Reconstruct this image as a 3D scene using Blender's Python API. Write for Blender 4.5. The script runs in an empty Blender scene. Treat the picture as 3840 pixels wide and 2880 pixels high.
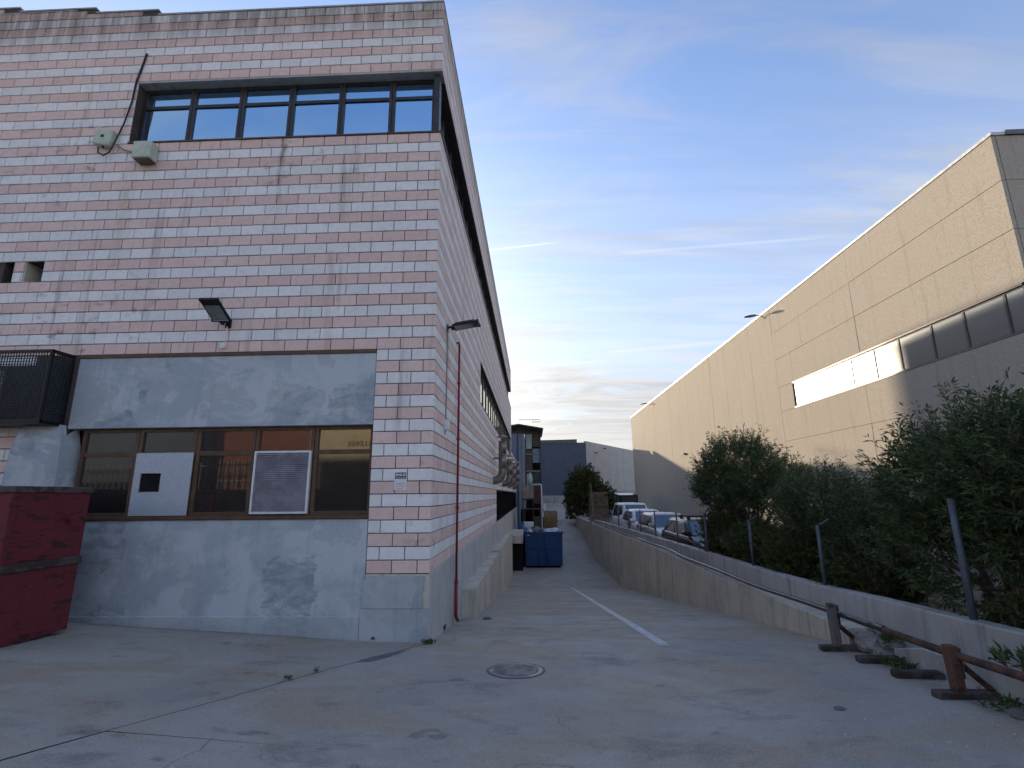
import bpy, bmesh, math, random
import numpy as np
from mathutils import Vector, Matrix

random.seed(7); RNG = np.random.default_rng(7)
SC = bpy.context.scene
COL = SC.collection
R = math.radians

# ------------------------------------------------------------------ camera
F_PX, YAW, PITCH, ROLL = 1878.231, -0.0385, 0.2176, -0.0097
cam_d = bpy.data.cameras.new('camera'); cam = bpy.data.objects.new('camera', cam_d); COL.objects.link(cam)
fwd = Vector((math.sin(YAW)*math.cos(PITCH), math.cos(YAW)*math.cos(PITCH), math.sin(PITCH)))
rgt = Vector((math.cos(YAW), -math.sin(YAW), 0)); upv = rgt.cross(fwd)
r2 = rgt*math.cos(ROLL)+upv*math.sin(ROLL); u2 = -rgt*math.sin(ROLL)+upv*math.cos(ROLL)
cam.matrix_world = Matrix(((r2.x,u2.x,-fwd.x,1.6018),(r2.y,u2.y,-fwd.y,-8.0645),(r2.z,u2.z,-fwd.z,2.1484),(0,0,0,1)))
cam_d.sensor_width = 36; cam_d.lens = F_PX/3840*36; cam_d.clip_end = 3000; cam_d.clip_start = 0.05
SC.camera = cam

# ------------------------------------------------------------------ light
SUN_AZ, SUN_EL = R(-29.1), R(10.6)            # azimuth from +Y towards +X
SKY_STRENGTH, SUN_STRENGTH = 0.15, 2.0
SC.view_settings.view_transform = 'Standard'; SC.view_settings.look = 'None'
SC.view_settings.exposure = 1.56; SC.view_settings.gamma = 1.0; SC.view_settings.use_curve_mapping = False
sdir = Vector((math.sin(SUN_AZ)*math.cos(SUN_EL), math.cos(SUN_AZ)*math.cos(SUN_EL), math.sin(SUN_EL)))
sun_d = bpy.data.lights.new('sun', 'SUN'); sun = bpy.data.objects.new('sun', sun_d); COL.objects.link(sun)
sun_d.energy = SUN_STRENGTH; sun_d.angle = R(1.0); sun_d.color = (1.0, 0.84, 0.62)
sun.rotation_euler = sdir.to_track_quat('Z', 'Y').to_euler(); sun.location = (-30, 60, 40)

W = bpy.data.worlds.new('World'); SC.world = W; W.use_nodes = True
wn = W.node_tree; wn.nodes.clear()
def WN(t, **k):
    n = wn.nodes.new(t)
    for a, b in k.items(): setattr(n, a, b)
    return n
def wmath(op, a, b=None, c=None, clamp=False):
    n = WN('ShaderNodeMath', operation=op, use_clamp=clamp)
    for i, v in enumerate((a, b, c)):
        if v is None: continue
        if isinstance(v, (int, float)): n.inputs[i].default_value = v
        else: wn.links.new(v, n.inputs[i])
    return n.outputs[0]
sky = WN('ShaderNodeTexSky', sky_type='NISHITA')
sky.sun_disc = False; sky.sun_elevation = SUN_EL; sky.sun_rotation = SUN_AZ
sky.altitude = 100; sky.air_density = 1.0; sky.dust_density = 0.08; sky.ozone_density = 3.0
tc = WN('ShaderNodeTexCoord')
sep = WN('ShaderNodeSeparateXYZ'); wn.links.new(tc.outputs['Generated'], sep.inputs[0])
zc = wmath('MAXIMUM', sep.outputs[2], 0.02)
gx = wmath('DIVIDE', sep.outputs[0], zc); gy = wmath('DIVIDE', sep.outputs[1], zc)   # flat cloud deck coordinates
zs = wmath('ADD', zc, 0.16)
cmb = WN('ShaderNodeCombineXYZ')
wn.links.new(wmath('DIVIDE', sep.outputs[0], zs), cmb.inputs[0]); wn.links.new(wmath('DIVIDE', sep.outputs[1], zs), cmb.inputs[1])
def wnoise(scale, rot, sc, detail, rough, dist=0.0):
    mp = WN('ShaderNodeMapping'); mp.inputs['Rotation'].default_value = (0, 0, R(rot)); mp.inputs['Scale'].default_value = sc
    wn.links.new(cmb.outputs[0], mp.inputs[0])
    n = WN('ShaderNodeTexNoise'); n.inputs['Scale'].default_value = scale; n.inputs['Detail'].default_value = detail
    n.inputs['Roughness'].default_value = rough; n.inputs['Distortion'].default_value = dist
    wn.links.new(mp.outputs[0], n.inputs['Vector']); return n.outputs['Fac']
def wrange(v, a, b, c, d):
    n = WN('ShaderNodeMapRange', interpolation_type='SMOOTHSTEP')
    wn.links.new(v, n.inputs[0])
    for i, q in enumerate((a, b, c, d)): n.inputs[i+1].default_value = q
    return n.outputs[0]
wisps = wrange(wnoise(1.5, 28, (1.0, 3.2, 1), 5, 0.62, 0.7), 0.42, 0.72, 0, 1)
veil = wrange(wnoise(0.55, -20, (1.0, 1.6, 1), 2, 0.5, 0.3), 0.30, 0.75, 0.15, 1)
low = wrange(sep.outputs[2], 0.02, 0.45, 1.0, 0.0)
sraw = wrange(wnoise(3.2, 8, (0.5, 3.4, 1), 4, 0.6, 0.4), 0.36, 0.66, 0, 1)
streak = wmath('MULTIPLY', sraw, low)
cl = wmath('ADD', wmath('MULTIPLY', wmath('MULTIPLY', wisps, veil), 0.72), wmath('MULTIPLY', streak, 0.3))
cl = wmath('ADD', cl, wmath('MULTIPLY', veil, 0.06))
cl = wmath('ADD', cl, wmath('MULTIPLY', wrange(sep.outputs[2], 0.03, 0.72, 1, 0), wmath('MULTIPLY_ADD', veil, 0.28, 0.66)))
# condensation trails: thin lines on the same cloud deck
dk_ = WN('ShaderNodeCombineXYZ'); wn.links.new(gx, dk_.inputs[0]); wn.links.new(gy, dk_.inputs[1]); dk_.inputs[2].default_value = 1.0
def trail(ax, ay, bx, by, wid, amt):
    L = math.hypot(bx-ax, by-ay); ux, uy = (bx-ax)/L, (by-ay)/L
    def dot(vx, vy, c):
        n = WN('ShaderNodeVectorMath', operation='DOT_PRODUCT'); wn.links.new(dk_.outputs[0], n.inputs[0]); n.inputs[1].default_value = (vx, vy, c); return n.outputs['Value']
    t = dot(ux, uy, -(ax*ux+ay*uy)); d = wmath('ABSOLUTE', dot(-uy, ux, ax*uy-ay*ux))
    on = wmath('MULTIPLY', wrange(t, -0.03*L, 0.06*L, 0, 1), wrange(t, 0.8*L, L, 1, 0))
    return wmath('MULTIPLY', wmath('MULTIPLY', wrange(d, 0.0, wid, 1, 0), on), amt)
def deck(px, py):
    d = fwd + r2*((px-1920)/F_PX) - u2*((py-1440)/F_PX); return d.x/d.z, d.y/d.z
trs = None
for (a, b, wid, amt) in (((1700, 953), (2118, 906), 0.012, 0.55), ((2330, 950), (3150, 885), 0.022, 0.22),
                         ((2280, 1322), (2900, 1265), 0.085, 0.28),
                         ((1800, 1380), (2330, 1352), 0.09, 0.25), ((1800, 1440), (2330, 1390), 0.14, 0.22)):
    tq = trail(*deck(*a), *deck(*b), wid, amt); trs = tq if trs is None else wmath('ADD', trs, tq)
above = wrange(sep.outputs[2], 0.0, 0.04, 0, 1)
cl = wmath('MULTIPLY', wmath('MINIMUM', cl, 0.94), above)
lum = WN('ShaderNodeRGBToBW'); wn.links.new(sky.outputs[0], lum.inputs[0])
ccol = WN('ShaderNodeMix', data_type='RGBA', blend_type='MULTIPLY'); ccol.inputs[0].default_value = 1
cb = WN('ShaderNodeCombineColor')
lumk = wmath('MULTIPLY', wmath('MINIMUM', wmath('MULTIPLY_ADD', lum.outputs[0], 0.28, 1.18), 1.55), wmath('MULTIPLY_ADD', sraw, 0.20, 0.90))
for i in range(3): wn.links.new(lumk, cb.inputs[i])
sd_ = WN('ShaderNodeVectorMath', operation='DOT_PRODUCT'); wn.links.new(tc.outputs['Generated'], sd_.inputs[0]); sd_.inputs[1].default_value = sdir
aur = wmath('MULTIPLY', wmath('POWER', wmath('MAXIMUM', sd_.outputs['Value'], 0.0), 11.0), 2.0)      # haze glowing round the hidden sun
wn.links.new(cb.outputs[0], ccol.inputs[6]); ccol.inputs[7].default_value = (1.0, 0.975, 0.955, 1)
mx = WN('ShaderNodeMix', data_type='RGBA'); wn.links.new(cl, mx.inputs[0])
tnt = WN('ShaderNodeMix', data_type='RGBA', blend_type='MULTIPLY'); tnt.inputs[0].default_value = 1; wn.links.new(sky.outputs[0], tnt.inputs[6]); tnt.inputs[7].default_value = (1.10, 0.89, 0.885, 1)
wn.links.new(tnt.outputs[2], mx.inputs[6]); wn.links.new(ccol.outputs[2], mx.inputs[7])
trm = WN('ShaderNodeMix', data_type='RGBA'); wn.links.new(wmath('MULTIPLY', trs, above), trm.inputs[0]); wn.links.new(mx.outputs[2], trm.inputs[6]); trm.inputs[7].default_value = (2.35, 2.3, 2.3, 1)
agl = WN('ShaderNodeMix', data_type='RGBA', blend_type='ADD'); wn.links.new(wmath('MULTIPLY', aur, above), agl.inputs[0]); wn.links.new(trm.outputs[2], agl.inputs[6]); agl.inputs[7].default_value = (1.0, 0.86, 0.60, 1)
agl.clamp_factor = False
bg = WN('ShaderNodeBackground'); bg.inputs[1].default_value = SKY_STRENGTH
wo = WN('ShaderNodeOutputWorld'); wn.links.new(agl.outputs[2], bg.inputs[0]); wn.links.new(bg.outputs[0], wo.inputs[0])
W.cycles.sampling_method = 'MANUAL'; W.cycles.sample_map_resolution = 256
SC.cycles.use_denoising = True; SC.cycles.adaptive_threshold = 0.03
SC.cycles.max_bounces = 5; SC.cycles.diffuse_bounces = 3; SC.cycles.glossy_bounces = 3; SC.cycles.sample_clamp_indirect = 6

# ------------------------------------------------------------------ material helpers
class NT:
    def __init__(s, name):
        s.m = bpy.data.materials.new(name); s.m.use_nodes = True; s.nt = s.m.node_tree
        s.b = s.nt.nodes['Principled BSDF']; s.out = s.nt.nodes['Material Output']
        g = s.nt.nodes.new('ShaderNodeNewGeometry'); s.pos = g.outputs['Position']; s.normal = g.outputs['Normal']
    def n(s, t, **k):
        x = s.nt.nodes.new(t)
        for a, b in k.items(): setattr(x, a, b)
        return x
    def put(s, sock, v):
        if isinstance(v, bpy.types.NodeSocket): s.nt.links.new(v, sock)
        elif isinstance(v, (tuple, list)) and len(v) == 3 and sock.type == 'RGBA': sock.default_value = (*v, 1)
        else: sock.default_value = v
    def noise(s, scale, detail=4, rough=0.55, stretch=None, dist=0, vec=None, off=0):
        v = vec or s.pos
        if stretch or off:
            mp = s.n('ShaderNodeMapping'); s.put(mp.inputs[0], v); v = mp.outputs[0]
            if stretch: mp.inputs['Scale'].default_value = stretch
            mp.inputs['Location'].default_value = (off, off*1.7, off*.6)
        x = s.n('ShaderNodeTexNoise'); s.put(x.inputs['Vector'], v)
        x.inputs['Scale'].default_value = scale; x.inputs['Detail'].default_value = detail
        x.inputs['Roughness'].default_value = rough; x.inputs['Distortion'].default_value = dist
        return x.outputs['Fac']
    def rng(s, v, a, b, c=0.0, d=1.0):
        x = s.n('ShaderNodeMapRange', interpolation_type='SMOOTHSTEP'); s.put(x.inputs[0], v)
        for i, q in enumerate((a, b, c, d)): x.inputs[i+1].default_value = q
        return x.outputs[0]
    def math(s, op, a, b=0.0, clamp=False):
        x = s.n('ShaderNodeMath', operation=op, use_clamp=clamp); s.put(x.inputs[0], a); s.put(x.inputs[1], b); return x.outputs[0]
    def mix(s, f, a, b, mode='MIX'):
        x = s.n('ShaderNodeMix', data_type='RGBA', blend_type=mode)
        s.put(x.inputs[0], f); s.put(x.inputs[6], a); s.put(x.inputs[7], b); return x.outputs[2]
    def xyz(s, v=None):
        x = s.n('ShaderNodeSeparateXYZ'); s.put(x.inputs[0], v or s.pos); return x.outputs
    def bump(s, h, strength=0.3, dist=0.01):
        x = s.n('ShaderNodeBump'); s.put(x.inputs['Height'], h)
        x.inputs['Strength'].default_value = strength; x.inputs['Distance'].default_value = dist
        s.nt.links.new(x.outputs[0], s.b.inputs['Normal'])
    def done(s, color, rough=0.8, metal=0.0, spec=0.3):
        s.put(s.b.inputs['Base Color'], color); s.put(s.b.inputs['Roughness'], rough)
        s.put(s.b.inputs['Metallic'], metal); s.put(s.b.inputs['Specular IOR Level'], spec)
        return s.m

def m_brick(name, c1, c2):
    t = NT(name); x, y, z = t.xyz()[:3]
    at = t.n('ShaderNodeAttribute', attribute_name='tint'); oi = t.n('ShaderNodeObjectInfo')
    rnd = t.math('FRACT', t.math('ADD', at.outputs['Fac'], oi.outputs['Random']))
    c = t.mix(rnd, c1, c2)
    c = t.mix(t.rng(t.noise(9, 5, .65), .45, .7, 0, .35), c, tuple(v*.72 for v in c1))
    c = t.mix(t.rng(t.noise(60, 3, .6), .35, .7, 0, .25), c, tuple(v*1.15 for v in c2))
    # soot and green run-off under the roof edge, rust runs, smudged courses
    st = t.noise(1.0, 5, .6, (5.5, 5.5, .55))
    roof = t.math('MULTIPLY', t.rng(z, 10.75, 11.7), t.rng(st, .30, .62, .25, 1))
    c = t.mix(t.math('MULTIPLY', roof, .72), c, (.165, .14, .10))
    sm = t.math('MULTIPLY', t.rng(t.noise(3.1, 5, .62, (1, 1, 1.8), off=4), .55, .72), t.rng(t.noise(.33, 2, .5, off=9), .5, .62))
    c = t.mix(t.math('MULTIPLY', sm, .55), c, (.10, .085, .075))
    drip = t.math('MULTIPLY', t.rng(t.noise(1.0, 4, .6, (4.2, 4.2, .22), off=13), .54, .70), t.rng(t.noise(.5, 2, .5, off=17), .42, .6))
    c = t.mix(t.math('MULTIPLY', drip, .40), c, (.17, .14, .115))
    chip = t.rng(t.noise(7, 6, .75, off=21), .665, .69)
    c = t.mix(t.math('MULTIPLY', chip, .55), c, (.24, .20, .18))
    nw = t.math('MULTIPLY', t.math('SUBTRACT', t.noise(1.3, 2, .5), .5), .22); nb_ = t.rng(t.noise(5, 2, .6, (1, 1, .5)), .3, .6, .2, 1)
    for (sx, z0, z1, wd, col, a) in ((-2.97, 6.6, 8.76, .10, (.13, .10, .06), .75), (-5.9, 5.4, 8.2, .16, (.33, .22, .09), .38), (-1.9, 4.6, 6.4, .12, (.14, .09, .09), .3)):
        d = t.math('ABSOLUTE', t.math('SUBTRACT', t.math('ADD', x, nw), sx))
        f = t.math('MULTIPLY', t.rng(d, 0, wd, 1, 0), t.math('MULTIPLY', t.rng(z, z0, z1, 0, 1), t.rng(z, z1+.01, z1+.05, 1, 0)))
        f = t.math('MULTIPLY', f, nb_)
        c = t.mix(t.math('MULTIPLY', f, a), c, col)
    t.bump(t.math('ADD', t.noise(45, 4, .6), t.math('MULTIPLY', t.noise(220, 2), .4)), .35, .006)
    return t.done(c, .88, 0, .25)

def m_render(name, base, dark, light, warm=(.25, .2, .15), chips=0.0):
    t = NT(name)
    wz = t.n('ShaderNodeTexNoise'); wz.inputs['Scale'].default_value = 3.4; wz.inputs['Detail'].default_value = 6; t.put(wz.inputs['Vector'], t.pos)
    wsc = t.n('ShaderNodeVectorMath', operation='MULTIPLY_ADD'); t.put(wsc.inputs[0], wz.outputs['Color']); wsc.inputs[1].default_value = (.55, .55, .55); t.put(wsc.inputs[2], t.pos)
    vo = t.n('ShaderNodeTexVoronoi', distance='CHEBYCHEV'); vo.inputs['Scale'].default_value = 1.25; t.put(vo.inputs['Vector'], wsc.outputs[0])
    vs_ = t.n('ShaderNodeSeparateColor'); t.put(vs_.inputs[0], vo.outputs['Color'])
    brush = t.noise(3.2, 5, .7, (1, 1, 2.6), .4, off=6)
    p1 = t.rng(t.noise(.9, 6, .66, (1, 1, 1.15), .8), .44, .56)
    c = t.mix(p1, base, light)
    c = t.mix(t.math('MULTIPLY', t.rng(vs_.outputs[0], .50, .62), t.rng(brush, .34, .62, .05, .75)), c, dark)
    c = t.mix(t.math('MULTIPLY', t.rng(vs_.outputs[1], .58, .70), t.rng(brush, .36, .62, .0, .6)), c, light)
    blot = t.rng(t.noise(2.2, 6, .7, off=3), .58, .74)
    c = t.mix(t.math('MULTIPLY', blot, .45), c, tuple(v*.6 for v in dark))
    c = t.mix(t.rng(t.noise(1.6, 5, .65, (5, 5, .45), off=2), .54, .70, 0, .22), c, tuple(v*.7 for v in dark))
    if chips:
        ch = t.rng(t.noise(3.4, 7, .75, off=15), .68-chips, .70-chips)
        zz = t.xyz()[2]; ch = t.math('MULTIPLY', ch, t.rng(t.noise(.8, 3, off=11), .5, .6))
        c = t.mix(ch, c, warm)
    t.bump(t.math('ADD', t.noise(14, 5, .6), t.math('MULTIPLY', t.noise(90, 3), .4)), .25, .008)
    return t.done(c, .78, 0, .3)

def m_concrete(name, base, dark, streaks=0.5, warm=None, top=None, scale=1.0):
    t = NT(name)
    c = t.mix(t.rng(t.noise(.8*scale, 6, .6), .35, .68), base, dark)
    c = t.mix(t.rng(t.noise(3.5*scale, 5, .65, off=3), .42, .72, 0, .4), c, tuple(v*1.25 for v in base))
    if warm: c = t.mix(t.rng(t.noise(.5*scale, 4, .5, off=8), .42, .66, 0, .55), c, warm)
    if streaks:
        s = t.rng(t.noise(2.0, 5, .6, (3.2, 3.2, .16), off=5), .50, .72)
        c = t.mix(t.math('MULTIPLY', s, streaks), c, tuple(v*.42 for v in dark))
    c = t.mix(t.rng(t.noise(120, 2, .5), .4, .75, 0, .22), c, tuple(v*.6 for v in dark))
    t.bump(t.math('ADD', t.noise(18, 6, .65), t.math('MULTIPLY', t.noise(140, 2), .35)), .3, .008)
    return t.done(c, .85, 0, .3)

def m_ground(name):
    t = NT(name); x, y, z = t.xyz()[:3]
    c = t.mix(t.rng(t.noise(.35, 6, .6, dist=.6), .36, .66), (.42, .385, .335), (.30, .28, .25))
    c = t.mix(t.rng(t.noise(.42, 6, .64, (1, 1.9, 1), .8, off=12), .44, .60, 0, .85), c, (.36, .28, .20))
    c = t.mix(t.rng(t.noise(1.1, 7, .70, (1, 1.7, 1), .5, off=5), .52, .68, 0, .75), c, (.185, .17, .155))
    c = t.mix(t.rng(t.noise(2.2, 6, .7, (1, 2.6, 1), 1.0, off=23), .58, .74, 0, .45), c, (.43, .415, .385))
    c = t.mix(t.rng(t.noise(7, 5, .7, (1, 1.6, 1), off=31), .60, .72, 0, .45), c, (.09, .085, .085))
    # hairline cracks
    v = t.n('ShaderNodeTexVoronoi', feature='DISTANCE_TO_EDGE'); v.inputs['Scale'].default_value = .33
    wv = t.n('ShaderNodeVectorMath', operation='ADD'); nz = t.n('ShaderNodeTexNoise'); nz.inputs['Scale'].default_value = 1.3; nz.inputs['Detail'].default_value = 6
    t.put(nz.inputs['Vector'], t.pos); t.put(wv.inputs[0], t.pos); t.put(wv.inputs[1], nz.outputs['Color']); t.put(v.inputs['Vector'], wv.outputs[0])
    crk = t.math('MULTIPLY', t.rng(v.outputs['Distance'], .0, .0045, 1, 0), t.rng(t.noise(.45, 3, off=19), .52, .60))
    c = t.mix(t.math('MULTIPLY', crk, .7), c, (.045, .045, .05))
    c = t.mix(t.rng(t.noise(2.6, 3, .5, (1, 1.3, 1), off=41), .66, .74, 0, .6), c, (.10, .09, .08))
    c = t.mix(t.rng(t.noise(75, 3, .65), .42, .66, 0, .5), c, (.46, .44, .40))
    c = t.mix(t.rng(t.noise(110, 2, .6, off=4), .55, .68, 0, .55), c, (.07, .065, .06))
    h = t.math('ADD', t.noise(25, 6, .7), t.math('MULTIPLY', t.noise(160, 2), .5))
    h = t.math('SUBTRACT', h, t.math('MULTIPLY', crk, 2.0))
    t.bump(h, .35, .008)
    return t.done(c, t.rng(t.noise(3, 4), .3, .7, .62, .9), 0, .35)

def m_aggregate(name):
    t = NT(name)
    v = t.n('ShaderNodeTexVoronoi'); v.inputs['Scale'].default_value = 30; t.put(v.inputs['Vector'], t.pos)
    sp = t.n('ShaderNodeSeparateColor'); t.put(sp.inputs[0], v.outputs['Color'])
    c = t.mix(sp.outputs[0], (.385, .335, .275), (.47, .415, .345))
    c = t.mix(t.rng(sp.outputs[1], .72, .95, 0, .6), c, (.50, .46, .40))
    c = t.mix(t.rng(t.noise(.25, 5, .6), .35, .7, 0, .35), c, (.40, .355, .29))
    c = t.mix(t.rng(t.noise(1.1, 4, .6, (4, 4, .25), off=3), .52, .75, 0, .3), c, (.25, .225, .19))
    t.bump(v.outputs['Distance'], .3, .015)
    return t.done(c, .92, 0, .2)

def m_paint(name, col, rust=None, amt=0.4, rough=.5, metal=0.0, scale=1.0, spec=.4, st=None):
    t = NT(name)
    c = t.mix(t.rng(t.noise(1.6*scale, 5, .6), .35, .7, 0, .5), col, tuple(v*.65 for v in col))
    c = t.mix(t.rng(t.noise(30*scale, 3, .6), .45, .75, 0, .2), c, tuple(min(1, v*1.35) for v in col))
    if rust:
        f = t.rng(t.noise(3.2*scale, 7, .72, st, off=6), .62-amt*.3, .66-amt*.25)
        c = t.mix(f, c, rust)
        c = t.mix(t.rng(t.noise(1.3*scale, 5, .7, (3, 3, .5), off=2), .5, .72, 0, amt), c, tuple(v*.6 for v in rust))
    t.bump(t.noise(24*scale, 4, .6), .15, .006)
    return t.done(c, rough, metal, spec)

def m_plain(name, col, rough=.5, metal=0.0, spec=.4, var=.25, scale=6):
    t = NT(name)
    c = t.mix(t.rng(t.noise(scale, 5, .6), .3, .72, 0, 1), tuple(v*(1-var) for v in col), tuple(min(1, v*(1+var*.6)) for v in col))
    return t.done(c, t.rng(t.noise(scale*2, 3, off=3), .3, .7, max(.02, rough*.85), min(1, rough*1.15)), metal, spec)

def m_glass(name, dark, refl, fac, rough):
    t = NT(name)
    t.b.inputs['Base Color'].default_value = (*dark, 1); t.b.inputs['Roughness'].default_value = .25
    g = t.n('ShaderNodeBsdfGlossy'); g.inputs['Color'].default_value = (*refl, 1)
    t.put(g.inputs['Roughness'], t.rng(t.noise(1.5, 4), .3, .7, rough*.8, rough*1.3))
    bp = t.n('ShaderNodeBump'); bp.inputs['Strength'].default_value = .03; bp.inputs['Distance'].default_value = .03
    t.put(bp.inputs['Height'], t.noise(1.1, 2, .4)); t.put(g.inputs['Normal'], bp.outputs[0])
    fr = t.n('ShaderNodeFresnel'); fr.inputs[0].default_value = 1.45
    f = t.math('ADD', t.math('MULTIPLY', fr.outputs[0], 1-fac), fac, True)
    mxs = t.n('ShaderNodeMixShader'); t.put(mxs.inputs[0], f); t.nt.links.new(t.b.outputs[0], mxs.inputs[1]); t.nt.links.new(g.outputs[0], mxs.inputs[2])
    t.nt.links.new(mxs.outputs[0], t.out.inputs[0]); return t.m

def m_leaf(name, c1, c2, c3):
    t = NT(name); at = t.n('ShaderNodeAttribute', attribute_name='tint')
    c = t.mix(t.rng(at.outputs['Fac'], 0, .8), c1, c2); c = t.mix(t.rng(at.outputs['Fac'], .9, .97), c, c3)
    c = t.mix(t.rng(t.noise(1.8, 3), .35, .65, 0, .4), c, c1)
    t.done(c, .6, 0, .2)
    tr = t.n('ShaderNodeBsdfTranslucent'); t.put(tr.inputs[0], c)
    mxs = t.n('ShaderNodeMixShader'); mxs.inputs[0].default_value = .25
    t.nt.links.new(t.b.outputs[0], mxs.inputs[1]); t.nt.links.new(tr.outputs[0], mxs.inputs[2]); t.nt.links.new(mxs.outputs[0], t.out.inputs[0])
    return t.m

M = {}
M['pink'] = m_brick('pink_block', (.70, .515, .465), (.80, .615, .56))
M['grey'] = m_brick('grey_block', (.74, .735, .73), (.86, .85, .84))
M['mortar'] = m_concrete('mortar', (.10, .08, .075), (.06, .05, .05), 0)
M['render'] = m_render('painted_render', (.38, .43, .48), (.23, .27, .315), (.50, .545, .585), chips=0)
M['plinth'] = m_render('plinth_paint', (.39, .425, .455), (.32, .355, .385), (.47, .50, .525), (.24, .21, .18), chips=.06)
M['concrete'] = m_concrete('concrete_wall', (.62, .57, .48), (.47, .43, .36), .7)
M['concrete_b'] = m_concrete('side_concrete', (.56, .56, .54), (.45, .455, .445), .5)
M['kerb'] = m_concrete('kerb_concrete', (.46, .45, .435), (.34, .335, .33), .55)
M['ground'] = m_ground('yard_concrete')
M['rubble'] = m_concrete('rubble', (.30, .285, .26), (.17, .16, .15), 0, scale=6)
M['soil'] = m_concrete('soil', (.10, .08, .055), (.05, .042, .03), 0)
M['dark'] = m_plain('dark_interior', (.02, .02, .022), .9, 0, 0.0)
M['asphalt'] = m_concrete('asphalt_patch', (.17, .165, .16), (.11, .11, .11), 0, scale=4)
M['carpark'] = m_concrete('car_park_tarmac', (.12, .12, .12), (.08, .08, .085), 0)
M['aggregate'] = m_aggregate('pebble_aggregate')
M['aggregate_joint'] = m_plain('panel_joint', (.36, .32, .265), .9)
M['capping'] = m_plain('metal_capping', (.62, .62, .6), .4, .2)
M['capping_d'] = m_plain('dark_capping', (.13, .14, .15), .4, .4)
M['bronze'] = m_plain('bronze_frame', (.115, .07, .045), .5, .2)
M['dkframe'] = m_plain('dark_window_frame', (.055, .05, .05), .4, .4)
M['alu'] = m_plain('aluminium', (.62, .63, .66), .4, .75)
M['slat'] = m_plain('louvre_slat', (.42, .40, .46), .5, .1)
M['sheet'] = m_plain('galvanised_sheet', (.46, .52, .60), .5, .35, var=.12, scale=40)
M['glass_up'] = m_glass('sky_glass', (.01, .03, .055), (.52, .78, 1.0), .72, .02)
M['glass_lo'] = m_glass('shop_glass', (.010, .012, .014), (.85, .87, .85), .13, .02)
M['glass_r'] = m_glass('warehouse_glass', (.19, .185, .175), (.88, .9, .87), .12, .045)
M['glass_s'] = m_glass('side_glass', (.03, .035, .03), (.95, .93, .84), .55, .03)
M['glass_car'] = m_glass('car_glass', (.012, .016, .02), (.8, .9, 1), .12, .03)
M['blackm'] = m_plain('black_metal', (.018, .018, .022), .4, .3)
M['lampglass'] = m_plain('lamp_glass', (.20, .24, .24), .15, 0, .6)
M['white'] = m_plain('white_plastic', (.72, .74, .76), .45, var=.1)
M['cream'] = m_plain('cream_plastic', (.50, .55, .45), .5, var=.15)
M['redpipe'] = m_paint('red_pipe_paint', (.25, .02, .03), (.10, .035, .03), .2, .4)
M['cablebk'] = m_plain('black_cable', (.02, .018, .02), .6)
M['cablegy'] = m_plain('grey_cable', (.22, .23, .25), .6)
M['redskip'] = m_paint('red_skip_paint', (.155, .020, .030), (.04, .014, .014), .26, .62, scale=2.4, st=(1, .45, 1.9))
M['rust'] = m_paint('rusty_steel', (.135, .072, .05), (.06, .034, .027), .5, .85, .1)
M['rust2'] = m_paint('weathered_timber', (.17, .15, .145), (.085, .05, .04), .5, .85, 0)
M['sleeper'] = m_paint('old_sleeper', (.10, .085, .09), (.05, .035, .03), .5, .9)
M['steelpipe'] = m_paint('steel_pipe', (.075, .07, .072), (.10, .05, .035), .30, .25, .6)
M['blueskip'] = m_paint('blue_skip_paint', (.010, .055, .17), (.03, .03, .045), .2, .45)
M['galv'] = m_plain('galvanised', (.24, .22, .20), .42, .7, var=.35)
M['galvpost'] = m_plain('galvanised_post', (.13, .15, .18), .6, .3)
M['bluewall'] = m_plain('blue_cladding', (.08, .105, .155), .5, 0, .4, .12, 2)
M['greywall'] = m_plain('grey_cladding', (.44, .45, .45), .6, 0, .3, .1, 1)
M['bluetank'] = m_plain('blue_grey_panel', (.22, .28, .38), .5, 0, .4, .12, 2)
M['pallet'] = m_plain('pallet_wood', (.33, .21, .11), .9, var=.4, scale=9)
M['pallet2'] = m_plain('grey_wood', (.20, .155, .125), .9, var=.4, scale=9)
M['paint'] = m_paint('road_paint', (.62, .62, .61), (.32, .32, .31), .12, .8)
M['paint_faded'] = m_paint('worn_road_paint', (.46, .45, .43), (.32, .30, .27), .5, .8)
M['iron'] = m_plain('cast_iron', (.17, .155, .16), .6, .35, var=.35, scale=25)
M['ironrim'] = m_plain('worn_iron_rim', (.34, .32, .31), .5, .5, var=.5)
M['bark'] = m_plain('bark', (.085, .062, .048), .9, var=.4, scale=18)
M['leaf'] = m_leaf('oleander_leaf', (.045, .075, .035), (.13, .17, .07), (.26, .20, .10))
M['leaf2'] = m_leaf('hedge_leaf', (.045, .065, .025), (.11, .135, .05), (.2, .14, .06))
M['weed'] = m_leaf('weed_leaf', (.05, .09, .03), (.11, .14, .05), (.2, .17, .06))
M['carwhite'] = m_plain('white_car_paint', (.72, .74, .77), .25, 0, .5, .04)
M['carsilver'] = m_plain('silver_car_paint', (.42, .42, .43), .25, .6, .5, .06)
M['cardark'] = m_plain('dark_car_paint', (.02, .018, .022), .15, 0, .6, .1)
M['tyre'] = m_plain('tyre_rubber', (.02, .02, .02), .85)
M['headlamp'] = m_plain('headlamp_lens', (.6, .62, .64), .1, .3)
M['navy'] = m_plain('navy_print', (.01, .012, .05), .5, var=.05)
M['signred'] = m_plain('red_print', (.35, .07, .12), .5, var=.05)
M['signgrey'] = m_plain('grey_print', (.22, .30, .36), .5, var=.05)
M['orange'] = m_concrete('orange_render', (.19, .06, .035), (.14, .045, .025), .2)
M['beigewall'] = m_concrete('beige_render', (.50, .40, .24), (.42, .33, .2), .2)
M['bluegrey'] = m_concrete('blue_grey_render', (.07, .09, .115), (.055, .07, .09), .2)
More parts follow.
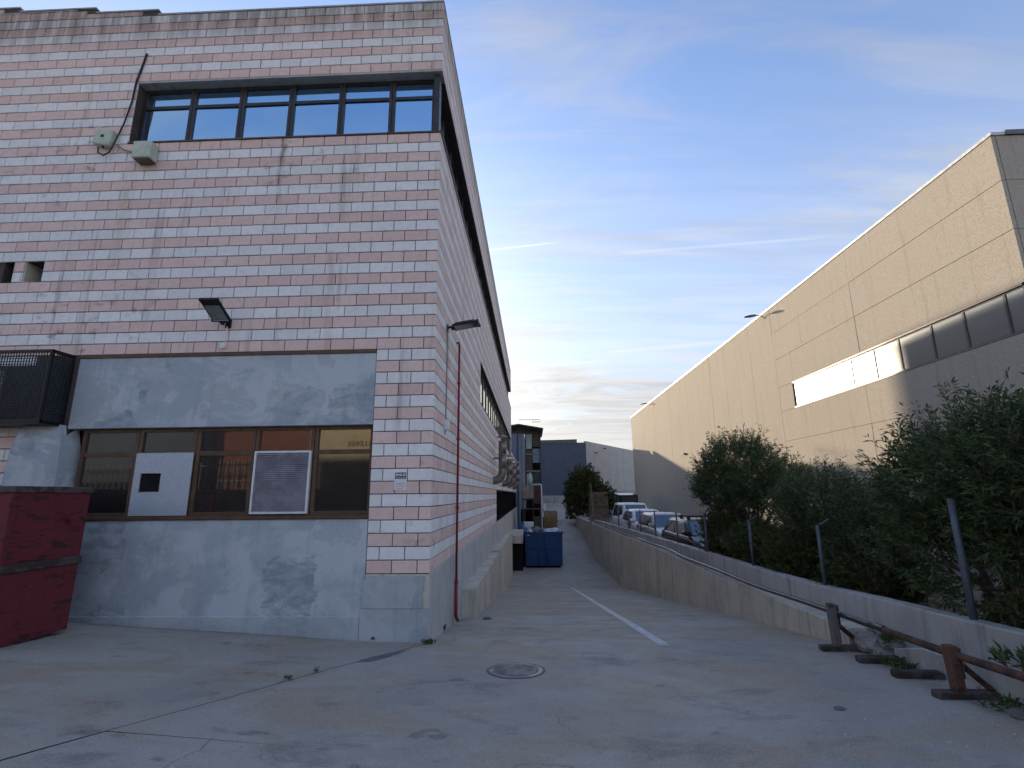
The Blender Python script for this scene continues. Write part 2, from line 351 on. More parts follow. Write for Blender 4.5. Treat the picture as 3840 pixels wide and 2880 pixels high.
M['lettering'] = m_plain('dark_lettering', (.06, .05, .04), .6)
M['plastic'] = m_plain('white_sheeting', (.6, .63, .7), .45, var=.15)
M['rubbish'] = m_plain('mixed_rubbish', (.12, .11, .12), .8, var=.6, scale=12)
M['acbox'] = m_plain('air_con_case', (.45, .46, .42), .5)
M['greenish'] = m_plain('pale_green_plastic', (.42, .55, .52), .4)
M['purple'] = m_plain('dark_red_panel', (.09, .035, .035), .7)
M['bluedrum'] = m_plain('blue_drum', (.03, .10, .28), .5)
M['brownshut'] = m_plain('brown_shutter', (.10, .085, .07), .6)

# ------------------------------------------------------------------ mesh helpers
class MB:
    def __init__(s): s.v = []; s.f = []; s.t = None
    def add(s, vs, fs):
        o = len(s.v); s.v += [tuple(p) for p in vs]; s.f += [tuple(i+o for i in f) for f in fs]; return s
    def box(s, x0, x1, y0, y1, z0, z1):
        return s.add([(x0,y0,z0),(x1,y0,z0),(x1,y1,z0),(x0,y1,z0),(x0,y0,z1),(x1,y0,z1),(x1,y1,z1),(x0,y1,z1)],
                     [(0,3,2,1),(4,5,6,7),(0,1,5,4),(1,2,6,5),(2,3,7,6),(3,0,4,7)])
    def bbox(s, x0, x1, y0, y1, z0, z1, b):
        bm = bmesh.new(); bmesh.ops.create_cube(bm, size=1)
        for v in bm.verts: v.co = Vector(((x0+x1)/2+v.co.x*(x1-x0), (y0+y1)/2+v.co.y*(y1-y0), (z0+z1)/2+v.co.z*(z1-z0)))
        bmesh.ops.bevel(bm, geom=bm.edges[:], offset=b, segments=1, affect='EDGES', profile=.5)
        bm.verts.index_update(); s.add([v.co[:] for v in bm.verts], [[v.index for v in f.verts] for f in bm.faces]); bm.free(); return s
    def prism(s, poly, z0, z1):     # poly: list of (x, y), counter-clockwise
        n = len(poly)
        return s.add([(x,y,z0) for x,y in poly]+[(x,y,z1) for x,y in poly],
                     [tuple(range(n-1,-1,-1)), tuple(range(n,2*n))]+[(i,(i+1)%n,(i+1)%n+n,i+n) for i in range(n)])
    def loft(s, secs, closed=True, caps=True):   # list of equal-length rings
        n = len(secs[0]); vs = [p for q in secs for p in q]; fs = []
        for k in range(len(secs)-1):
            for i in range(n if closed else n-1):
                j = (i+1) % n; fs.append((k*n+i, k*n+j, (k+1)*n+j, (k+1)*n+i))
        if caps: fs += [tuple(range(n-1,-1,-1)), tuple((len(secs)-1)*n+i for i in range(n))]
        return s.add(vs, fs)
    def tube(s, pts, r, n=8, caps=True):
        rs = r if isinstance(r, (list, tuple)) else [r]*len(pts); secs = []
        P = [Vector(p) for p in pts]; prev = None
        for k, p in enumerate(P):
            d = (P[min(k+1, len(P)-1)]-P[max(k-1, 0)]).normalized()
            a = Vector((0,0,1)) if abs(d.z) < .95 else Vector((1,0,0))
            e1 = d.cross(a).normalized() if prev is None else (prev-d*prev.dot(d)).normalized()
            prev = e1; e2 = d.cross(e1)
            secs.append([(p+(e1*math.cos(2*PI*i/n)+e2*math.sin(2*PI*i/n))*rs[k])[:] for i in range(n)])
        return s.loft(secs, True, caps)
    def build(s, name, m, parent=None, smooth=False, loc=None, rz=0):
        me = bpy.data.meshes.new(name); me.from_pydata(s.v, [], s.f)
        if s.t is not None:
            a = me.attributes.new('tint', 'FLOAT', 'FACE'); a.data.foreach_set('value', s.t)
        me.update()
        if smooth: me.polygons.foreach_set('use_smooth', [True]*len(me.polygons))
        me.materials.append(M[m] if isinstance(m, str) else m)
        o = bpy.data.objects.new(name, me); COL.objects.link(o)
        if loc: o.location = loc
        if rz: o.rotation_euler.z = rz
        if parent: o.parent = parent
        return o
PI = math.pi
def tag(o, label=None, cat=None, group=None, kind=None):
    if label: o['label'] = label
    if cat: o['category'] = cat
    if group: o['group'] = group
    if kind: o['kind'] = kind
    return o
def empty(name, loc=(0,0,0), rz=0, **k):
    o = bpy.data.objects.new(name, None); COL.objects.link(o); o.location = loc; o.rotation_euler.z = rz; o.empty_display_size = .2
    return tag(o, **k)
def inst(name, me, loc, parent=None, rot=(0,0,0), sc=None):
    o = bpy.data.objects.new(name, me); COL.objects.link(o); o.location = loc; o.rotation_euler = rot
    if sc: o.scale = sc
    if parent: o.parent = parent
    return o
def copy_tree(o, parent=None):
    c = o.copy(); COL.objects.link(c); c.parent = parent
    for ch in list(o.children): copy_tree(ch, c)
    return c

# ------------------------------------------------------------------ terrain
def g(x, y):
    z = 0.0
    if y < 0: z += .06*min(-y, 9)
    else:
        z -= .13*min(y, 19.2)
        if y > 28: z += .092*(y-28)
    if x < 0: z += .058*min(-x, 9) if y < 0 else 0
    return z
def gn(x, y):  # with slight unevenness
    return g(x, y)+.006*math.sin(x*1.7+y*.6)*math.sin(y*1.1-x*.4)
def sheet(name, q, nx, ny, m, dz=0.0, kind='structure', ragged=0.0):
    mb = MB(); a, b, c, d = [Vector((*p, 0)) for p in q]
    for j in range(ny+1):
        for i in range(nx+1):
            u, v = i/nx, j/ny
            p = a*(1-u)*(1-v)+b*u*(1-v)+c*u*v+d*(1-u)*v
            if ragged and (i in (0, nx) or j in (0, ny)): p += Vector((random.uniform(-1,1), random.uniform(-1,1), 0))*ragged
            mb.v.append((p.x, p.y, gn(p.x, p.y)+dz))
    for j in range(ny):
        for i in range(nx): k = j*(nx+1)+i; mb.f.append((k, k+1, k+nx+2, k+nx+1))
    return tag(mb.build(name, m, smooth=True), kind=kind)
# deep earth to the horizon, then the joint bed, then the concrete slabs
e = MB(); e.add([(-900,-900,-3.2),(900,-900,-3.2),(900,900,-3.2),(-900,900,-3.2)], [(0,1,2,3)]); tag(e.build('ground', 'soil'), kind='structure')
bed = tag(sheet('joint_bed', ((-45,-45),(30,-45),(30,0),(-45,0)), 75, 45, 'soil', -.05))
def vx(y): return y*.515 if y > -2.0 else -1.03+(y+2.0)*.49    # oblique joint running out from the building corner
YJ = -3.68
G = .006
for i in range(3):   # left forecourt in bays along the oblique joint
    y0, y1 = ((0, -2.0), (-2.0, YJ-.9), (YJ-.9, -40))[i]
    sheet('forecourt_slab', ((-42, y1), (vx(y1)-G*1.6, y1), (vx(y0)-G*1.6, y0), (-42, y0)), 60, 14, 'ground')
sheet('yard_slab', ((vx(YJ)+G, YJ+G), (9, YJ+G-.12), (9, -2.0), (vx(-2.0)+G, -2.0)), 40, 8, 'ground')
sheet('yard_slab', ((vx(-2.0)+G, -2.0), (9, -2.0), (9, -.02), (vx(-.02)+G, -.02)), 40, 8, 'ground')
sheet('near_slab', ((vx(-40)+G, -40), (28, -40), (28, YJ-G-.14), (vx(YJ)+G, YJ-G)), 50, 30, 'ground')
sheet('side_apron', ((9, YJ), (28, YJ-.1), (28, -.02), (9, -.02)), 10, 6, 'ground')
sheet('ramp_slab', ((-.05, -.02), (6.2, -.02), (6.2, 9.6), (-.05, 9.6)), 16, 24, 'ground')
sheet('ramp_slab', ((-.05, 9.612), (6.2, 9.612), (6.2, 19.19), (-.05, 19.19)), 16, 24, 'ground')
sheet('lane_slab', ((-.05, 19.21), (6.2, 19.21), (6.2, 28.0), (-.05, 28.0)), 16, 12, 'ground')
sheet('lane_slab', ((-.05, 28.015), (6.2, 28.015), (6.8, 66), (-.05, 66)), 12, 30, 'ground')
e = MB(); e.box(6.3, 90, -45, 120, -.6, -.2); tag(e.build('car_park', 'carpark'), kind='structure')
e = MB(); e.box(6.45, 10.4, -14, 9.3, -.3, .36); tag(e.build('planting_bed', 'soil'), kind='structure')
sheet('painted_line', ((3.37, -.14), (3.53, -.14), (3.54, 19.1), (3.42, 19.1)), 2, 60, 'paint', .004)
sheet('painted_line', ((3.62, 19.4), (3.72, 19.4), (3.94, 27.5), (3.84, 27.5)), 2, 12, 'paint_faded', .004)
# dark asphalt repair by the building corner
mb = MB(); ctr = (-.42, -.92); ring = []
for i in range(26):
    a = 2*PI*i/26; rr = 1+.16*math.sin(3*a+1)+.12*random.uniform(-1,1)
    dx, dy = .44*rr*math.cos(a), .075*rr*math.sin(a); c_, s_ = math.cos(R(62)), math.sin(R(62))
    x, y = ctr[0]+dx*c_-dy*s_, ctr[1]+dx*s_+dy*c_; ring.append((x, y, gn(x, y)+.005))
mb.add(ring, [tuple(range(26))]); tag(mb.build('asphalt_patch', 'asphalt'), kind='structure')

# ------------------------------------------------------------------ striped block building
BZ = .978                       # bottom of the block courses
YE, YA = 31.0, 47.0             # end of the tall part, end of the low annex
BT = BZ+.2*54
bld = empty('striped_block_building', (0,0,0), label='tall building of alternating pink and pale grey blocks on the left', cat='building')
core = MB(); d0 = .022
def fbox(x0, x1, z0, z1, y0=d0, y1=.5): core.box(x0, x1, y0, y1, z0, z1)
UZ0, UZ1 = BZ+7.8, BZ+9.2       # upper ribbon window
LZ0, LZ1 = 1.80, BZ+3.6         # lower panels and windows
for (x0, x1, z0, z1) in ((-40, 0-d0, UZ1, BT-.02), (-40, -6.02, UZ0, UZ1), (-40, 0-d0, BZ+5.4, UZ0), (-40, -7.96, BZ+5, BZ+5.4), (-7.76, -7.56, BZ+5, BZ+5.4), (-7.2, -d0, BZ+5, BZ+5.4),
                         (-40, -d0, LZ1, BZ+5), (-1.0, -d0, 0, LZ1), (-40, -6.2, -.1, LZ1)):
    fbox(x0, x1, z0, z1)
# side wall core (X from -.5 to -d0)
def sbox(y0, y1, z0, z1): core.box(-.5, -d0, y0, y1, z0, z1)
S2Y0, S2Z0, S2Z1 = 7.5, BZ+4.0, BZ+5.4
GY0, GZ0, GZ1 = 14.5, BZ, BZ+1.4
sbox(.5, YE, UZ1, BT-.02); sbox(.5, YE, S2Z1, UZ0); sbox(.5, S2Y0, S2Z0, S2Z1); sbox(.5, YE, GZ1, S2Z0); sbox(.5, GY0, BZ, GZ1)
sbox(YE, YA, GZ1, 5.35)
core.box(-40, -.5, .5, YE, 5, BT-.6); core.box(-40, -.5, YE, YA, -.5, 5.2)      # volumes behind
core.box(-40, -.5, YE-.3, YE, 3, BT-.02)
core.box(-30, -3.0, 8, 46, 5.2, 15.3)                                        # rear wing behind the ridge
core.build('wall_core', 'mortar', bld)
inner = MB(); inner.box(-39.9, -.45, .45, YE-.4, -.3, 5); inner.box(-6.1, -.45, .45, 1.2, UZ0-.1, UZ1+.1); inner.box(-.45, -.40, .5, YE-.3, UZ0-.05, UZ1+.05); inner.box(-.45, -.40, S2Y0, YE-.3, S2Z0-.05, S2Z1+.05); inner.box(-.45, -.40, GY0-.1, YA-.2, GZ0-.05, GZ1+.05)
inner.build('dark_interior', 'dark', bld)

def block_mesh(mb, x0, x1, z0, z1, y=0.0, axis='x'):
    i, c, dp = .006, .007, .05
    P = [(x0+i, y, z0+i), (x1-i, y, z0+i), (x1-i, y, z1-i), (x0+i, y, z1-i), (x0, y+c, z0), (x1, y+c, z0), (x1, y+c, z1), (x0, y+c, z1),
         (x0, y+dp, z0), (x1, y+dp, z0), (x1, y+dp, z1), (x0, y+dp, z1)]
    if axis == 'y': P = [(-q[1], q[0], q[2]) for q in P]
    fs = [(0,1,2,3), (0,4,5,1), (1,5,6,2), (2,6,7,3), (3,7,4,0), (4,8,9,5), (5,9,10,6), (6,10,11,7), (7,11,8,4)]
    mb.add(P, fs)
    return len(fs)
BW, BH, JT = .4, .2, .013
proto = {}
def proto_mesh(w, col):
    k = (round(w, 3), col)
    if k not in proto:
        mb = MB(); block_mesh(mb, -w/2, w/2, -(BH-JT)/2, (BH-JT)/2)
        mb.t = [0.0]*len(mb.f); o = mb.build('brick', col); proto[k] = o.data; bpy.data.objects.remove(o)
    return proto[k]
def front_open(x0, x1, z0, z1):      # clip a block against the openings -> list of kept intervals
    iv = [(x0, x1)]
    for (a, b, c, d) in ((-6.02, .1, UZ0, UZ1), (-7.56, -7.2, BZ+5, BZ+5.4), (-7.96, -7.76+.0, BZ+5, BZ+5.4), (-8.4, -7.96, BZ+5, BZ+5.4), (-6.98, -1.0, -1, LZ1)):
        if z1 <= c+.001 or z0 >= d-.001: continue
        nv = []
        for (p, q) in iv:
            if q <= a or p >= b: nv.append((p, q)); continue
            if p < a: nv.append((p, a))
            if q > b: nv.append((b, q))
        iv = nv
    return [(p, q) for p, q in iv if q-p > .04]
cand = []
for k in range(-4, 56):
    z0 = BZ+k*BH; col = 'pink' if k % 2 == 0 else 'grey'
    off = 0 if col == 'grey' else BW/2
    for n in range(-1, 56):
        x1 = -n*BW-off; x0 = x1-BW
        if x1 > 0: x1 = 0
        if x1-x0 < .05 or x0 < -21.2: continue
        top = BT if x1 > -5.9 else (BT+.12 if x1 > -7.25 else (BT+.24 if x1 > -8.9 else BT+.34))
        zz1 = min(z0+BH, top)
        if z0 >= top-.03: continue
        if k < 0 and x1 > -6.98: continue
        for (p, q) in front_open(x0, x1, z0, zz1): cand.append((p, q, z0, zz1, col))
cx = Vector((1.6, -8.06, 2.15))
vis = [c for c in cand if abs(c[3]-c[2]-BH) < .01 and c[0] > -8.3 and not (c[3] < 4.6 and c[0] < -6.2)]
vis.sort(key=lambda c: (Vector(((c[0]+c[1])/2, 0, (c[2]+c[3])/2))-cx).length)
single = set(vis[:300])
fieldp = {'pink': MB(), 'grey': MB()}
for mb in fieldp.values(): mb.t = []
for c in cand:
    x0, x1, z0, z1, col = c
    jy = random.uniform(-.002, .002)
    if c in single:
        w = x1-x0-JT
        o = inst('brick', proto_mesh(w, col), ((x0+x1)/2, jy, (z0+z1)/2), bld)
    else:
        mb = fieldp[col]; n = block_mesh(mb, x0+JT/2, x1-JT/2, z0+JT/2, z1-JT/2, jy); mb.t += [random.random()]*n
for col in fieldp: tag(fieldp[col].build(col+'_block_courses', col, bld), kind='stuff')
# side wall courses
sidep = {'pink': MB(), 'grey': MB()}
for mb in sidep.values(): mb.t = []
for k in range(0, 54):
    z0 = BZ+k*BH; col = 'pink' if k % 2 == 0 else 'grey'; off = BW/2 if col == 'grey' else 0
    yend = YE if k >= 22 else YA
    n = 0
    y0 = 0.0
    while y0 < yend-.05:
        y1 = min((off if (n == 0 and off) else y0+BW), yend)
        a, b, z1 = y0, y1, z0+BH
        y0 = y1; n += 1
        if z0 >= UZ0-.01 and z1 <= UZ1+.01: continue
        ops = []
        if z0 >= S2Z0-.01 and z1 <= S2Z1+.01: ops = (S2Y0, YE-.2)
        if z0 >= GZ0-.01 and z1 <= GZ1+.01: ops = (GY0, YA-.2)
        if ops:
            if a >= ops[0] and b <= ops[1]: continue
            if a < ops[0] < b: b = ops[0]
            if a < ops[1] < b: a = ops[1]
        if b-a < .04: continue
        mb = sidep[col]; nn = block_mesh(mb, a+JT/2, b-JT/2, z0+JT/2, z1-JT/2, random.uniform(-.002,.002), 'y'); mb.t += [random.random()]*nn
for col in sidep: tag(sidep[col].build(col+'_side_courses', col, bld), kind='stuff')
# corner return: blocks of the front face seen at the corner edge are closed by the side courses; roof and coping
mb = MB(); mb.box(-5.86, .012, -.012, .30, BT+.001, BT+.035)
mb.box(-7.2, -5.865, -.012, .30, BT+.121, BT+.15); mb.box(-8.85, -7.205, -.012, .30, BT+.241, BT+.27); mb.box(-40, -8.855, -.012, .30, BT+.341, BT+.37)
mb.build('coping', 'kerb', bld)
mb = MB(); mb.box(-7.2, -5.868, .02, 3.0, BT-.3, BT+.12); mb.box(-8.85, -7.21, .02, 3.0, BT-.3, BT+.24); mb.box(-40, -8.86, .02, 3.0, BT-.3, BT+.34)
mb.build('stepped_parapet', 'mortar', bld)
mb = MB(); mb.box(-.30, .012, .302, YE, BT+.001, BT+.033); mb.build('coping', 'kerb', bld)
# lintel strips over openings
mb = MB(); mb.box(-6.05, .006, -.004, .3, UZ1-.045, UZ1-.005); mb.build('lintel_strip', 'kerb', bld)
mb = MB(); mb.box(-.3, .004, .302, YE, UZ1-.045, UZ1-.005); mb.build('lintel_strip', 'dkframe', bld)
mb = MB(); mb.box(-6.2, -1.0, -.006, .3, LZ1-.055, LZ1-.004); mb.build('lintel_strip', 'bronze', bld)

# upper ribbon window, front
def window(name, x0, x1, z0, z1, y, zt, frame_m, glass_m, fw=.05, parent=bld, skip=None, axis='x'):
    fr = MB()
    def bx(a, b, c, d, y0, y1):
        if axis == 'x': fr.box(a, b, y0, y1, c, d)
        else: fr.box(-y1, -y0, a, b, c, d)
    bx(x0, x1, z0, z0+fw, y-.035, y+.035); bx(x0, x1, z1-fw, z1, y-.035, y+.035)
    bx(x0, x0+fw, z0+fw, z1-fw, y-.035, y+.035); bx(x1-fw, x1, z0+fw, z1-fw, y-.035, y+.035)
    if zt: bx(x0+fw, x1-fw, zt-fw*.6, zt+fw*.6, y-.03, y+.03)
    w = fr.build(name, frame_m, parent)
    rows = [(z0+fw, (zt-fw*.6) if zt else z1-fw)] + ([(zt+fw*.6, z1-fw)] if zt else [])
    for q, (a, b) in enumerate(rows):
        if skip == q: continue
        p = MB(); ang = random.uniform(-.0025, .0025)
        if axis == 'x': p.box(x0+fw, x1-fw, y-.004, y+.004, a, b)
        else: p.box(-y-.004, -y+.004, x0+fw, x1-fw, a, b)
        tl = .006 if glass_m == 'glass_up' else .0006; k1, k2 = random.uniform(-tl, tl), random.uniform(-tl, tl)
        if axis == 'x': p.v = [(q[0], q[1]+k1*(q[0]-(x0+x1)/2)+k2*(q[2]-(a+b)/2), q[2]) for q in p.v]
        o = p.build('pane', glass_m, w)
    return w
for i in range(6):
    x1 = -i*1.0-.16 if i == 0 else -i*1.0-.005
    x0 = -(i+1)*1.0+.005 if i < 5 else -6.0
    window('window', x0, x1, UZ0+.03, UZ1-.05, .22, UZ0+.95, 'dkframe', 'glass_up', .055)
mb = MB(); mb.bbox(-.16, -.05, .06, .26, UZ0+.02, UZ1-.05, .008); mb.build('corner_post', 'dkframe', bld)
mb = MB(); mb.box(-6.02, .015, -.018, .30, UZ0-.002, UZ0+.025); mb.build('window_sill', 'bronze', bld)
mb = MB(); mb.box(-.28, .015, .302, YE-.05, UZ0-.002, UZ0+.025); mb.build('window_sill', 'bronze', bld)
y = .27
while y < YE-.6:
    window('window', y, min(y+1.0, YE-.2), UZ0+.03, UZ1-.05, .22, UZ0+.95, 'dkframe', 'glass_s', .055, axis='y'); y += 1.005
y = S2Y0+.03
while y < YE-.6:
    window('window', y, min(y+1.2, YE-.2), S2Z0+.03, S2Z1-.02, .18, None, 'dkframe', 'glass_s', .05, axis='y'); y += 1.205
mb = MB(); mb.box(-.28, .012, S2Y0, YE-.2, S2Z0-.002, S2Z0+.026); mb.build('window_sill', 'bronze', bld)
# dark louvred grille low on the side wall
mb = MB(); mb.box(-.14, -.02, GY0, GY0+.06, GZ0, GZ1); mb.box(-.14, -.02, GY0+.06, YA-.2, GZ1-.06, GZ1); mb.box(-.14, -.02, GY0+.06, YA-.2, GZ0, GZ0+.05)
gr = mb.build('grille', 'blackm', bld)
sl = MB(); sl.add([(-.03, GY0+.06, 0), (-.03, YA-.2, 0), (-.10, YA-.2, .07), (-.10, GY0+.06, .07), (-.03, GY0+.06, .012), (-.03, YA-.2, .012), (-.10, YA-.2, .082), (-.10, GY0+.06, .082)],
                 [(0,3,2,1),(4,5,6,7),(0,1,5,4),(1,2,6,5),(2,3,7,6),(3,0,4,7)])
so = sl.build('grille_slat', 'dark', gr); so.location.z = GZ0+.08
for k in range(1, 13): inst('grille_slat', so.data, (0, 0, GZ0+.08+k*.098), gr)

# painted panels round the lower windows (front)
mb = MB(); mb.bbox(-6.2, -1.003, .016, .3, 3.30, LZ1-.056, .006); mb.build('rendered_panel', 'render', bld)
mb = MB(); mb.bbox(-6.2, -1.006, .010, .4, .36, 1.80, .006); mb.build('rendered_panel', 'render', bld)
# plinth strip, with an uneven chipped top line
mb = MB(); n = 90; secs = []
for i in range(n+1):
    x = -6.25+i*(6.25-1.06)/n; zt = .375+.006*math.sin(i*1.3)+random.uniform(-.006,.006); zb = g(x, -.01)-.08
    secs.append([(x, -.012, zb), (x, .3, zb), (x, .3, zt), (x, .004, zt), (x, -.012, zt-.012)])
mb.loft(secs); mb.build('plinth', 'plinth', bld)
mb = MB(); mb.bbox(-1.055, .0005, -.008, .3, -.12, .485, .004); mb.build('plinth', 'plinth', bld)
# raised painted patch on the pillar foot, its top edge broken
top = [(-1.0+i*.04, .962-abs(random.gauss(0, .012))-(.05 if random.random() < .12 else 0)) for i in range(25)]
prof = [(-1.02, .487)]+[(-.085, .487), (-.09, .62), (-.105, .70), (-.075, .78), (-.085, .86), (-.06, .93)]+[p for p in reversed(top) if p[0] < -.07]+[(-1.02, .955)]
mb = MB(); n = len(prof); mb.add([(x, -.022, z) for x, z in prof]+[(x, .02, z) for x, z in prof], [tuple(range(n)), tuple(range(2*n-1, n-1, -1))]+[(i, i+n, (i+1)%n+n, (i+1)%n) for i in range(n)])
mb.build('plinth_patch', 'plinth', bld)
mb = MB(); mb.box(-1.0, -.02, -.004, .02, .486, BZ-.004); mb.build('bare_mortar', 'concrete', bld)
# window sill strip over lower panel
mb = MB(); mb.bbox(-6.15, -1.002, -.022, .2, 1.802, 1.858, .008); mb.build('window_sill', 'bronze', bld)
WY = .15
kinds = ['glass', 'louvre', 'glass', 'sheet', 'glass']   # from the pillar leftwards
for i, kd in enumerate(kinds):
    x1 = -1.002-i*1.0 if i else -1.002; x0 = -2.0-i*1.0+.004
    w = window('window', x0+.002, x1-.002, 1.86, 3.298, WY, 2.87, 'bronze', 'glass_lo', .06, skip=None if kd == 'glass' else 0)
    if kd == 'louvre':
        lv = MB(); a, b, c, d = x0+.03, x1-.02, 1.885, 2.89
        for (p, q, r_, s_) in ((a, b, c, c+.032), (a, b, d-.032, d), (a, a+.032, c+.032, d-.032), (b-.032, b, c+.032, d-.032)): lv.box(p, q, .06, .11, r_, s_)
        lo = lv.build('louvre', 'white', bld)
        bk = MB(); bk.box(a+.032, b-.032, .12, .13, c, d); bk.build('louvre_back', 'dark', lo)
        pitch = (d-c-.07)/30
        slm = MB(); slm.add([(a+.032, .062, 0), (b-.032, .062, 0), (b-.032, .098, pitch*.95), (a+.032, .098, pitch*.95), (a+.032, .066, 0), (b-.032, .066, 0), (b-.032, .102, pitch*.95), (a+.032, .102, pitch*.95)],
                            [(0,1,2,3),(7,6,5,4),(0,4,5,1),(3,2,6,7),(0,3,7,4),(1,5,6,2)])
        s0 = slm.build('slat', 'slat', lo); s0.location.z = c+.035
        for k in range(1, 30): inst('slat', s0.data, (0, 0, c+.035+k*pitch), lo)
    if kd == 'sheet':
        hx0, hx1, hz0, hz1 = -4.86, -4.52, 2.25, 2.55
        sm = MB()
        for (p, q, r_, s_) in ((x0+.01, hx0, 1.87, 2.885), (hx1, x1-.01, 1.87, 2.885), (hx0, hx1, 1.87, hz0), (hx0, hx1, hz1, 2.885)): sm.box(p, q, .085, .095, r_, s_)
        so_ = sm.build('sheet_metal_panel', 'sheet', bld)
        hb = MB(); hb.box(hx0-.05, hx1+.05, .10, .115, hz0-.05, hz1+.05); hb.build('dark_hole', 'dark', so_)
        ho = MB()
        for (p, q, r_, s_) in ((hx0-.012, hx1+.012, hz0-.012, hz0), (hx0-.012, hx1+.012, hz1, hz1+.012), (hx0-.012, hx0, hz0, hz1), (hx1, hx1+.012, hz0, hz1)): ho.box(p, q, .078, .1, r_, s_)
        ho.build('hole_trim', 'alu', so_)
# chamfered concrete column left of the windows
mb = MB(); mb.loft([[( -6.98, -.02, z), (-6.86, -.26, z), (-6.38, -.28, z), (-6.14, -.10, z), (-6.08, .22, z), (-6.98, .22, z)] for z in (.2, 2.6)]+[[(-6.98, -.02, 3.0), (-6.84, -.25, 3.0), (-6.42, -.26, 3.0), (-6.18, -.08, 3.0), (-6.10, .22, 3.0), (-6.98, .22, 3.0)], [(-6.98, -.01, 3.36), (-6.78, -.19, 3.36), (-6.45, -.19, 3.36), (-6.25, -.05, 3.36), (-6.2, .22, 3.36), (-6.98, .22, 3.36)]])
mb.build('concrete_column', 'render', bld)
# two small square openings
for (a, b) in ((-7.56, -7.2), (-8.4, -7.76)):
    mb = MB(); mb.box(a, b, .32, .34, BZ+5, BZ+5.4); mb.build('opening_back', 'dark', bld)
    mb = MB(); mb.box(a, a+.02, .02, .32, BZ+5, BZ+5.4); mb.build('opening_jamb', 'concrete', bld)
# concrete base under the side wall, in cast lengths
for (a, b) in ((0.002, 2.05), (2.065, 12.3), (12.315, 30.0), (30.02, YA)):
    mb = MB(); secs = []
    for q in range(9):
        yy = a+(b-a)*q/8; zb = gn(.1, yy)-.25
        secs.append([(-.4, yy, zb), (.004, yy, zb), (.004, yy, BZ-.02), (-.012, yy, BZ-.004), (-.4, yy, BZ-.004)])
    mb.loft(secs); mb.build('base_wall', 'concrete_b', bld)

# ramp parapet along the side wall
par = empty('ramp_parapet', (.15, 3.6, -.5), label='low pale concrete parapet stepping down along the side of the striped building', cat='wall')
for (a, b) in ((3.6, 11.9), (11.95, 17.9), (17.95, 24.2)):
    mb = MB(); secs = []
    for q in range(9):
        yy = a+(b-a)*q/8; zb = gn(.15, yy)-.2; zt = .125-.0137*(yy-3.6)+(.06 if a > 11 else 0)
        secs.append([(.005-.15, yy-3.6, zb+.5), (.29-.15, yy-3.6, zb+.5), (.29-.15, yy-3.6, zt+.5-.012), (.28-.15, yy-3.6, zt+.5), (.005-.15, yy-3.6, zt+.5)])
    mb.loft(secs); mb.build('wall_section', 'concrete', par)

# ------------------------------------------------------------------ fittings on the striped building
def floodlight(name, loc, rz, tilt, label):
    t = empty(name, loc, rz, label=label, cat='floodlight', group='floodlights on the striped building')
    Mx = Matrix.Rotation(tilt, 4, 'X')
    def part(nm, mb, m, p=t):
        mb.v = [tuple(Mx @ Vector(q)) for q in mb.v]; return mb.build(nm, m, p)
    t.scale = (.84, .84, .84)
    # local: head lies in the xy plane pointing to -y, lens on the underside
    h = MB(); h.bbox(-.19, .19, -.62, -.06, .0, .045, .012); h.bbox(-.19, .19, -.66, -.60, -.012, .055, .01)
    hd = part('lamp_head', h, 'blackm')
    f = MB()
    for k in range(8): f.box(-.16+k*.045, -.155+k*.045, -.56, -.12, .045, .075)
    part('cooling_fins', f, 'blackm', hd)
    l = MB(); l.box(-.15, .15, -.50, -.12, -.006, .002); part('lens', l, 'lampglass')
    r_ = MB(); r_.box(-.155, .155, -.115, -.10, -.012, .0); part('lens_trim', r_, 'alu')
    b = MB(); b.box(-.03, .03, -.075, 0.0, -.03, .06); b.box(-.205, .205, -.10, -.06, .0, .03); part('hinge', b, 'blackm')
    a = MB(); a.tube([(0, -.05, .03), (.03, .02, .06), (.05, .10, .04)], .026, 8); a.box(0, .11, .075, .10, -.06, .12); a.build('wall_bracket', 'blackm', t)
    return t
floodlight('floodlight', (-3.66, -.09, 5.06), R(2), R(-27), 'black LED floodlight on the front wall above the grey rendered panel')
floodlight('floodlight', (.10, 1.02, 5.26), R(86), R(-8), 'black LED floodlight sticking out from the side wall near the corner')
jb = empty('round_junction_box', (-3.66, 0, 4.69), label='small white round junction box under the front floodlight', cat='junction box')
mb = MB(); mb.tube([(0, 0, 0), (0, -.045, 0)], .055, 14); mb.build('box_body', 'white', jb)
mb = MB(); mb.tube([(0, -.045, 0), (0, -.052, 0)], .035, 12); mb.build('cap', 'white', jb)
mb = MB(); mb.tube([(0.02, -.012, .05), (.03, -.014, .2), (.035, -.03, .34)], .010, 6); mb.build('cable', 'white', jb)
# side conduit and isolator box
cb_ = empty('switch_box', (.03, 1.06, 3.42), label='small white switch box at the foot of a thin grey conduit on the side wall', cat='switch box')
mb = MB(); mb.bbox(-.03, .05, -.06, .06, -.10, .09, .008); mb.build('box_body', 'white', cb_)
mb = MB(); mb.tube([(-.012, .0, .09), (-.012, .02, .9), (-.012, .03, 1.78)], .011, 6); mb.build('conduit', 'cablegy', cb_)
mb = MB(); mb.tube([(-.01, -.03, -.10), (-.012, -.04, -.18)], .008, 6); mb.build('cable_tail', 'cablebk', cb_)
